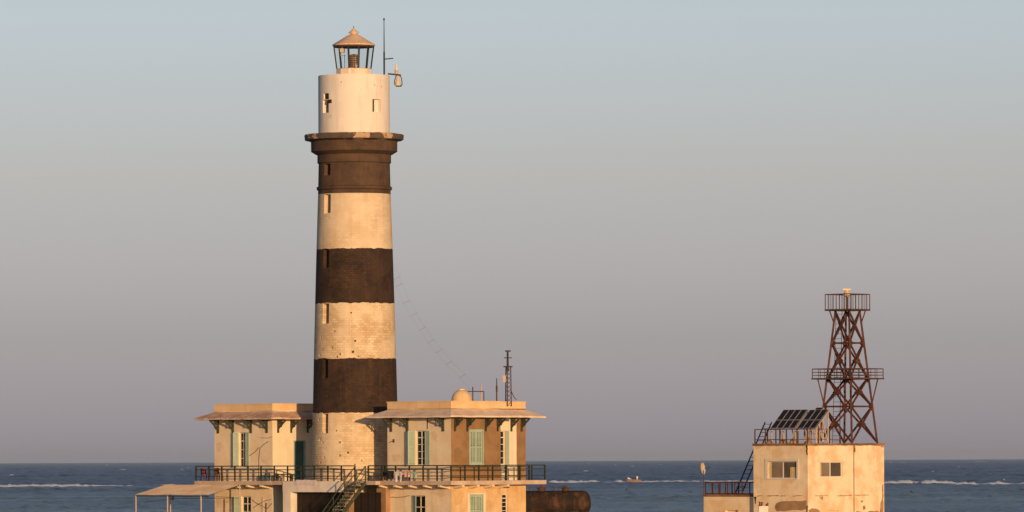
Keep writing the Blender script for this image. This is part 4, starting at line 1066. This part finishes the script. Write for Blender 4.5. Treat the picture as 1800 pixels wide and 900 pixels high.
patch('B', [(1547, 897), (1548, 885), (1550.5, 876), (1550.5, 853), (1552.6, 851), (1552.6, 903), (1546, 903)], M_spall, 'bare_patch', 7, off=.05)
patch('B', [(1547, 781), (1552.6, 781), (1552.6, 787), (1549, 786)], M_spall, 'bare_patch', 8, off=.05)
patch('B', [(1422, 783), (1433, 783), (1432, 795), (1428, 800), (1424, 797)], M_parapet, 'stain_patch', 9, th=.004)
patch('B', [(1513, 880), (1516.5, 880), (1516.5, 883), (1513, 883)], M_spall, 'bare_patch', 10, off=.05)
patch('A', [(1327, 783), (1345, 782.5), (1336, 788), (1328, 790)], M_parapet, 'stain_patch', 12, th=.004)
patch('B', [(1440, 873), (1447, 872.4), (1446, 879), (1443, 877)], M_spall, 'bare_patch', 14)
def crack(face, pts, wpx, off=0.0):
    up = [(x, y - wpx / 2) for x, y in pts] + [(x, y + wpx / 2) for x, y in pts[::-1]]
    patch(face, up, M_spall, 'crack', int(pts[0][0]), th=.008, off=off)
for a, b in ((1331, 1340), (1348, 1369), (1372, 1381), (1394, 1412)): crack('A', [(a, 872), ((a + b) / 2, 871.5), (b, 871.3)], 1.4)
for a, b in ((1432, 1455), (1472, 1498)): crack('B', [(a, 871.6), ((a + b) / 2, 871.3), (b, 870.8)], 1.4)
crack('B', [(1502, 870.6), (1527, 870.2)], 1.3, .05)
patch('A', [(1417.3, 783), (1419.6, 783), (1419.6, 801), (1417.6, 799)], M_interior, 'rust_stain', 21)
patch('B', [(1501.5, 783), (1503, 783), (1502.8, 795), (1501.6, 794)], M_interior, 'rust_stain', 22, off=.05)
patch('A', [(1417.8, 889), (1419.8, 889), (1419.8, 903), (1417.8, 903)], M_interior, 'rust_stain', 23)
for (f_, pts_, m_, fr_, h_) in (
    ('A', [(683, 852), (692, 851), (700, 858), (694, 866), (686, 870), (683, 864)], M_stain, R, RH), ('A', [(752, 858), (768, 862), (783, 858), (790, 868), (776, 874), (760, 868)], M_stain, R, RH),
    ('A', [(757, 760), (764, 757), (770, 764), (766, 776), (759, 772)], M_stain, R, RH), ('A', [(690, 800), (700, 797), (708, 804), (700, 812), (691, 810)], M_stain, R, RH),
    ('B', [(797, 866), (808, 860), (816, 866), (812, 884), (800, 890)], M_stain2, R, RH), ('B', [(856, 862), (872, 860), (878, 872), (866, 884), (858, 876)], M_stain2, R, RH),
    ('B', [(797, 790), (806, 786), (815, 796), (810, 814), (799, 812)], M_stain3, R, RH), ('B', [(860, 748), (872, 752), (876, 770), (866, 782), (859, 768)], M_stain3, R, RH),
    ('A', [(380, 780), (388, 777), (396, 786), (390, 797), (381, 793)], M_stain, L, LHs), ('A', [(458, 795), (468, 790), (476, 800), (470, 815), (460, 812)], M_stain, L, LHs),
    ('A', [(380, 876), (392, 872), (402, 880), (396, 894), (382, 892)], M_stain, L, LHs), ('B', [(481, 742), (487, 741), (486, 752), (482, 756)], M_stain, L, LHs)):
    patch(f_, pts_, m_, 'damp_patch', int(pts_[0][0]), th=.003, fr=fr_, house=h_)
# annex
yA = .35
ka0 = Kf.ax(1237, 885, yA); kaz = Kf.z(1280, 873, (ka0 - kLA) / 2, yA)
wan = aw(1275, 1297, 896.5, 915, Kf, yA)
mb = MB(Kf.M).sheet(fA(yA), ka0, -kLA, GROUND, kaz, [(*wan, .2, True)])
mb.face((ka0, yA, GROUND), (ka0, 4, GROUND), (ka0, 4, kaz), (ka0, yA, kaz)); mb.face((ka0, 4, GROUND), (-kLA, 4, GROUND), (-kLA, 4, kaz), (ka0, 4, kaz)); mb.build('annex_wall', M_kwall, KB)
mb = MB(Kf.M); mb.box(ka0 - .06, -kLA - .004, yA - .06, 4.05, kaz, kaz + .13); mb.build('annex_roof', M_roofedge, KB)
patch('A', [(1325.5, 873), (1329, 873), (1329, 885), (1327.5, 885)], M_interior, 'rust_stain', 25, off=-.0)
# broken column in front
p = P(1342, 900, 363.0); zc = P(1342, 889.5, 363).z
bc = thing('broken_column', T(p.x, 363, GROUND), 'broken concrete column top with rusty reinforcing bars in front of the building', 'column')
mb = MB(T(p.x, 363, 0)); mb.prism([(-.3, -.3, GROUND), (.3, -.3, GROUND), (.3, .3, GROUND), (-.3, .3, GROUND)], (0, 0, zc - GROUND)); mb.build('shaft', M_portico, bc)
rng = random.Random(4)
for k in range(7):
    x, y = rng.uniform(-.33, .33), rng.uniform(-.25, .25); mb = MB(T(p.x, 363, 0)); mb.bar((x, y, zc - .05), (x + rng.uniform(-.1, .1), y, zc + rng.uniform(.05, .3)), .09); mb.build('reinforcing_bar', M_rust, bc)

# railings of the building
RL = dict(m=M_rust_rail, pr=.03, rr=.022)
railing('railing', [Kf.w(-kLA + .05, 2.5, 0), Kf.w(-kLA + .05, .1, 0), Kf.w(-.1, .1, 0), Kf.w(-.1, Kf.by(1477, 770, -.1), 0)], 'rusty railing around the concrete building roof below the solar panels', z=kz + .10, h=.92, rails=(0, .66), spacing=1.0, **RL)
railing('railing', [Kf.w(ka0 + .12, 3.6, 0), Kf.w(ka0 + .12, yA + .05, 0), Kf.w(-kLA - .05, yA + .05, 0)], 'rusty railing on the low annex roof', z=kaz + .13, h=.80, rails=(0, .74), spacing=.62, m=M_rust, pr=.028, rr=.035)
# ladder rising behind the wall to the roof
ld = thing('ladder', T(P(1298, 864, 375).x, 375, kaz + .13), 'dark steel ladder rising from the annex roof to the upper roof', 'ladder')
for dx in (0, 11.5):
    mb = MB(); mb.bar(P(1293 + dx, 866, 375.2), P(1345 + dx, 742, 377.0), .045, .08); mb.build('stringer', M_black, ld)
for k in range(17):
    t = (k + .5) / 17; a = P(1293, 866, 375.2).lerp(P(1345, 742, 377.0), t); b = P(1304.5, 866, 375.2).lerp(P(1356.5, 742, 377.0), t); mb = MB(); mb.tube(a, b, .02, 6); mb.build('rung', M_black, ld)
# satellite dish on annex
dp = P(1235.5, 823.5, 372.9)
ds = thing('satellite_dish', T(P(1237, 870, 372.9).x, 372.9, kaz + .13), 'pale satellite dish seen edge on above the annex railing', 'dish')
MD = T(*dp) @ RZ(math.radians(-20)) @ Matrix.Rotation(math.radians(82), 4, 'Y')
rd_ = 10.5 / F * 372.9
prof = [(rd_ * k / 8 + .01, -.13 + .13 * (k / 8) ** 2) for k in range(9)]
mb = MB(MD); mb.lathe(prof + [(r - .004, z + .03) for r, z in prof[::-1]], 32); mb.build('reflector', M_dish, ds, smooth=40)
mb = MB(); xq = P(1237, 840, 372.9).x; mb.tube((xq, 372.9, kaz + .13), (xq, 372.9, P(1237, 826, 372.9).z), .022); mb.build('mast', M_rust_rail, ds)
mb = MB(MD); mb.path([Vector((0, rd_ * .8, 0)), Vector((0, 0, .42))], .014); mb.box(-.04, .04, -.04, .04, .4, .48); mb.build('feed_arm', M_rust_rail, ds)

# ------------------------------------------------------------------ steel lattice tower
LYc = 370.9
def lz(py): return P(1491, py, LYc).z
lx = P(1490.3, 680, LYc).x; lpx = F / LYc
LT = thing('lattice_tower', T(lx, LYc, kz + .1), 'red brown steel lattice tower with two railed platforms', 'tower')
lev = [(547, 21.5), (603, 27.7), (665, 35.2), (714.5, 42.8), (778, 52)]
def hd(py):
    for (a, ra), (b, rb_) in zip(lev[:-1], lev[1:]):
        if py <= b: return (ra + (rb_ - ra) * (py - a) / (b - a)) / lpx
    return lev[-1][1] / lpx
OR = [(-1, 0), (0, -1), (1, 0), (0, 1)]
rot = math.radians(4)
def lp(c, py):
    h = hd(py); x, y = OR[c]; x, y = x * math.cos(rot) - y * math.sin(rot), x * math.sin(rot) + y * math.cos(rot)
    return Vector((lx + x * h, LYc + y * h, lz(py)))
for c in range(4):
    mb = MB(); mb.bar(lp(c, 545), lp(c, 780.5), .13, .13); mb.build('leg', M_rust, LT)
for i in range(4):
    y0, y1 = lev[i][0], lev[i + 1][0]
    for c in range(4):
        d = (c + 1) % 4
        mb = MB(); mb.bar(lp(c, y0), lp(d, y1), .095, .095); mb.build('brace', M_rust, LT)
        mb = MB(); mb.bar(lp(d, y0), lp(c, y1), .095, .095); mb.build('brace', M_rust, LT)
        mb = MB(); mb.bar(lp(c, y1), lp(d, y1), .09, .10)
        if i < 3: mb.build('girt', M_rust, LT)
        # gusset plates at brace crossings and at the legs
        m0 = (lp(c, y0) + lp(d, y1)) / 2; m1 = (lp(d, y0) + lp(c, y1)) / 2; ce = (m0 + m1) / 2
        nrm = (lp(d, y1) - lp(c, y1)).cross(Vector((0, 0, 1))).normalized(); t_ = (lp(d, y1) - lp(c, y1)).normalized()
        if i > 0:
            mb = MB(); s = .21; zf = Vector((0, 0, 1)); q0 = ce - nrm * .045
            mb.prism([q0 + t_ * s * 1.2, q0 + zf * s, q0 - t_ * s * 1.2, q0 - zf * s], nrm * .09); mb.build('gusset', M_rust, LT)
        if i < 3:
            e = lp(c, y1); mb = MB(); s = .24
            mb.prism([e + t_ * s * 1.3 - nrm * .06, e + Vector((0, 0, s * 1.2)) - nrm * .06, e - t_ * .02 - nrm * .06, e - Vector((0, 0, s * 1.2)) - nrm * .06], nrm * .12); mb.build('gusset', M_rust, LT)
def diamond(hw, z0, z1):
    pts = []
    for x, y in OR:
        x, y = x * math.cos(rot) - y * math.sin(rot), x * math.sin(rot) + y * math.cos(rot); pts.append((lx + x * hw, LYc + y * hw, z0))
    mb = MB(); mb.prism(pts, (0, 0, z1 - z0)); return mb, pts
def platform(py, hpx, rail_y, n_bal, rails, th, brace_y, fr_=.72):
    hw = hpx / lpx; mb, pts = diamond(hw, lz(py + th), lz(py)); pl_ = mb.build('platform', M_rust_rail, LT)
    z1 = lz(rail_y) - lz(py)
    for a, b in zip(pts, pts[1:] + pts[:1]):
        a, b = Vector((a[0], a[1], lz(py))), Vector((b[0], b[1], lz(py)))
        a += (Vector((lx, LYc, a.z)) - a) * .03; b += (Vector((lx, LYc, b.z)) - b) * .03
        for r in rails:
            mb = MB(); mb.bar(a + Vector((0, 0, z1 * r)), b + Vector((0, 0, z1 * r)), .045 if r < 1 else .07, .04 if r < 1 else .06); mb.build('platform_rail', M_rust_rail, pl_)
        for k in range(n_bal):
            p_ = a + (b - a) * k / n_bal; w_ = .06 if k == 0 else .035; mb = MB(); mb.bar(p_, p_ + Vector((0, 0, z1)), w_); mb.build('baluster', M_rust_rail, pl_)
    for c in range(4):
        o1 = Vector(pts[c]) ; o1 = Vector((lx, LYc, o1.z)) + (o1 - Vector((lx, LYc, o1.z))) * fr_
        mb = MB(); mb.bar(o1, lp(c, brace_y), .075); mb.build('platform_brace', M_rust, LT)
    return pl_
platform(543.5, 40.5, 517.5, 7, (1,), 3, 569, .78)
platform(664.5, 64.5, 648.5, 5, (1, .62, .3), 2.5, 711, .82)
# ladder inside
for dx in (-6.2, 6.2):
    mb = MB(); mb.bar(P(1475 + dx * .85, 548, LYc + .1), P(1469.5 + dx, 779, LYc + .1), .035); mb.build('ladder_rail', M_rust_rail, LT)
for k in range(27):
    t = (k + .5) / 27; a = P(1475 - 5.3, 548, LYc + .1).lerp(P(1463.3, 779, LYc + .1), t); b = P(1475 + 5.3, 548, LYc + .1).lerp(P(1475.7, 779, LYc + .1), t); mb = MB(); mb.tube(a, b, .014, 5); mb.build('ladder_rung', M_rust_rail, LT)
# lamp on top
bz = lz(543.5)
bl = thing('beacon_lamp', T(lx, LYc, bz), 'small pale beacon lamp on top of the lattice tower', 'lamp')
FBL = T(lx - .03, LYc, 0)
mb = MB(FBL); mb.tube((0, 0, bz), (0, 0, lz(521)), .07, 10); mb.build('stand', M_rust_rail, bl)
mb = MB(FBL); mb.lathe([(.14, lz(522)), (.20, lz(519)), (.20, lz(513)), (.12, lz(512))], 14); mb.build('housing', M_lantern_roof, bl)
mb = MB(FBL); mb.box(-.30, .26, -.14, .14, lz(510), lz(507.5)); mb.tube((0, 0, lz(513)), (0, 0, lz(509)), .10, 10); mb.build('cap', M_plaster, bl)

# ------------------------------------------------------------------ solar panels
def solar(px0, px1, cols, y_front, label, pyb=753.8, pyt=720.5):
    yb_ = y_front; rn = 1.32
    a, b = Kf.ax(px0, pyb, yb_), Kf.ax(px1, pyb, yb_)
    zb_ = Kf.z(px0, pyb, a, yb_); zt_ = Kf.z(px0 + 24, pyt, a, yb_ + rn)
    t = thing('solar_array', Kf.M @ T((a + b) / 2, yb_ + .6, kz + .1), label, 'solar panels', 'solar panels on the concrete building')
    sl = Vector((0, rn, zt_ - zb_)); nv = Vector((0, -(zt_ - zb_), rn)).normalized()
    def q(u, v, d=0.0): return Vector((a + (b - a) * u, yb_, zb_)) + sl * v + nv * d
    g = .004
    for c in range(cols):
        for r in range(2):
            u0, u1, v0, v1 = c / cols + g, (c + 1) / cols - g, r * .5 + .012, r * .5 + .488
            if r == 0: v0, v1 = .015, .43
            else: v0, v1 = .455, .985
            mb = MB(Kf.M); mb.hexa([q(u0, v0), q(u1, v0), q(u1, v1), q(u0, v1)], [q(u0, v0, .03), q(u1, v0, .03), q(u1, v1, .03), q(u0, v1, .03)]); pn = mb.build('panel', M_solar, t)
            mb = MB(Kf.M); e = .022 / (b - a); f_ = .02 / sl.length
            for (s0, s1, w0, w1) in ((u0, u0 + e, v0, v1), (u1 - e, u1, v0, v1), (u0 + e, u1 - e, v0, v0 + f_), (u0 + e, u1 - e, v1 - f_, v1)):
                mb.hexa([q(s0, w0, .031), q(s1, w0, .031), q(s1, w1, .031), q(s0, w1, .031)], [q(s0, w0, .04), q(s1, w0, .04), q(s1, w1, .04), q(s0, w1, .04)])
            mb.build('panel_frame', M_alu, pn)
    for v in (.0, .44, 1.0):
        mb = MB(Kf.M); mb.bar(q(0, v, -.03), q(1, v, -.03), .06, .05); mb.build('purlin', M_alu, t)
    for u in (0.0, .5, 1.0):
        mb = MB(Kf.M); mb.bar(q(u, 0, -.05), q(u, 1, -.05), .07, .06)
        mb.build('rafter', M_alu, t)
        mb = MB(Kf.M); p_ = q(u, .05, -.06); mb.bar(p_, (p_.x, p_.y, kz + .1), .07); mb.build('leg', M_post, t)
        mb = MB(Kf.M); p_ = q(u, .92, -.06); mb.bar(p_, (p_.x, p_.y, kz + .1), .07); mb.bar(q(u, .5, -.06), (p_.x, p_.y, kz + .15), .05); mb.build('leg', M_post, t)
    return t
solar(1354, 1396.5, 4, .75, 'left group of dark solar panels on the concrete building roof')
solar(1400.5, 1432.5, 3, .75, 'right group of dark solar panels beside the lattice tower legs')
# one more panel standing behind
solar(1412, 1424, 1, 2.6, 'single solar panel standing behind the right panel group', pyb=750, pyt=716.5)
# loose stuff on the roof edge
for i, (px, w_, h_) in enumerate(((1353, .5, .22), (1377, .6, .28), (1394, .5, .35), (1420, .4, .2), (1446, .5, .2))):
    yy = .55; x = Kf.ax(px, 775, yy)
    if x > -.3: x = -.5
    rb_ = MB(Kf.M @ T(x, yy, kz + .09)); prof = [(w_ * .5, 0), (w_ * .45, h_ * .4), (w_ * .28, h_ * .8), (w_ * .08, h_)]
    rb_.lathe(prof, 9); rb_.v = [(v[0] * (1 + .4 * noise.noise((v[0] * 6, v[1] * 6, i))), v[1], v[2] * (1 + .3 * noise.noise((v[0] * 9, i, 2)))) for v in rb_.v]
    tag(rb_.build('rubble_heap', M_spall), ['brown rubble heap at the left end of the panels', 'brown rubble heap under the left panel group', 'tallest rubble heap between the panel groups', 'rubble heap under the right panel group', 'rubble heap at the roof corner by the lattice tower'][i], 'rubble', 'rubble heaps on the roof')

# ------------------------------------------------------------------ small boat by the breakers
bY = 1690.0
b0, b1 = P(1101, 846, bY).x, P(1127, 846, bY).x; Lb = b1 - b0; xm = (b0 + b1) / 2
BO = thing('small_boat', T(xm, bY, 0), 'tiny brown open boat on the sea by the white breakers', 'boat')
mb = MB(T(xm, bY, 0)); sec = []
for k in range(11):
    t = k / 10; x = -Lb / 2 + Lb * t; wd = .85 * math.sin(math.pi * min(1, .12 + t * .75)) ** .6 * (1 if t > .04 else .3); top = .85 + .5 * (1 - t) ** 2 + .15 * t; kl = .15 - .35 * math.sin(math.pi * t)
    sec.append([(x, -wd, top), (x, -wd * .8, .35), (x, 0, kl), (x, wd * .8, .35), (x, wd, top), (x, wd * .85, top - .05), (x, 0, .4), (x, -wd * .85, top - .05)])
for A, B_ in zip(sec[:-1], sec[1:]):
    for j in range(8): mb.face(A[j], A[(j + 1) % 8], B_[(j + 1) % 8], B_[j])
mb.face(*sec[0]); mb.face(*sec[-1][::-1]); mb.build('hull', M_hull, BO)
mb = MB(T(xm, bY, 0)); mb.hexa([(-Lb * .42, -.5, 1.2), (-Lb * .12, -.55, .85), (-Lb * .12, .55, .85), (-Lb * .42, .5, 1.2)], [(-Lb * .40, -.4, 1.75), (-Lb * .12, -.5, 1.1), (-Lb * .12, .5, 1.1), (-Lb * .40, .4, 1.75)]); mb.build('bow_cover', M_cloth_white, BO)
# person standing in the boat: one skinned body
px_ = P(1120, 846, bY).x - .0
def person():
    me = bpy.data.meshes.new('person')
    J = [(0, 0, .95), (0, 0, 1.2), (0, 0, 1.45), (0, 0, 1.58), (0, 0, 1.74), (-.10, 0, .90), (-.12, -.04, .50), (-.12, 0, .06), (.10, 0, .90), (.12, -.04, .50), (.12, 0, .06),
         (-.2, 0, 1.42), (-.27, -.06, 1.15), (-.22, -.22, .98), (.2, 0, 1.42), (.27, -.06, 1.15), (.22, -.22, .98), (-.12, -.16, .03), (.12, -.16, .03)]
    E = [(0, 1), (1, 2), (2, 3), (3, 4), (0, 5), (5, 6), (6, 7), (0, 8), (8, 9), (9, 10), (2, 11), (11, 12), (12, 13), (2, 14), (14, 15), (15, 16), (7, 17), (10, 18)]
    Rr = [.17, .16, .17, .07, .115, .1, .075, .05, .1, .075, .05, .08, .055, .045, .08, .055, .045, .04, .04]
    me.from_pydata(J, E, []); o_ = bpy.data.objects.new('person', me); COL.objects.link(o_)
    sm = o_.modifiers.new('skin', 'SKIN'); sm.use_smooth_shade = True
    for v, r in zip(me.skin_vertices[0].data, Rr): v.radius = (r, r * .85)
    me.skin_vertices[0].data[0].use_root = True
    o_.modifiers.new('sub', 'SUBSURF').levels = 1
    me.materials.append(M_cloth_white); me.materials.append(M_skin)
    o_.location = (px_, bY, .42); o_.rotation_euler = (0, 0, .4)
    tag(o_, 'person in white clothes standing in the small boat', 'person')
    WM['person'] = T(px_, bY, .42) @ RZ(.4)
    mb = MB(WM['person']); mb.lathe([(.02, 1.88), (.09, 1.86), (.125, 1.80), (.12, 1.74), (.05, 1.72)], 12); mb.build('hair', M_black, o_, smooth=60)
person()
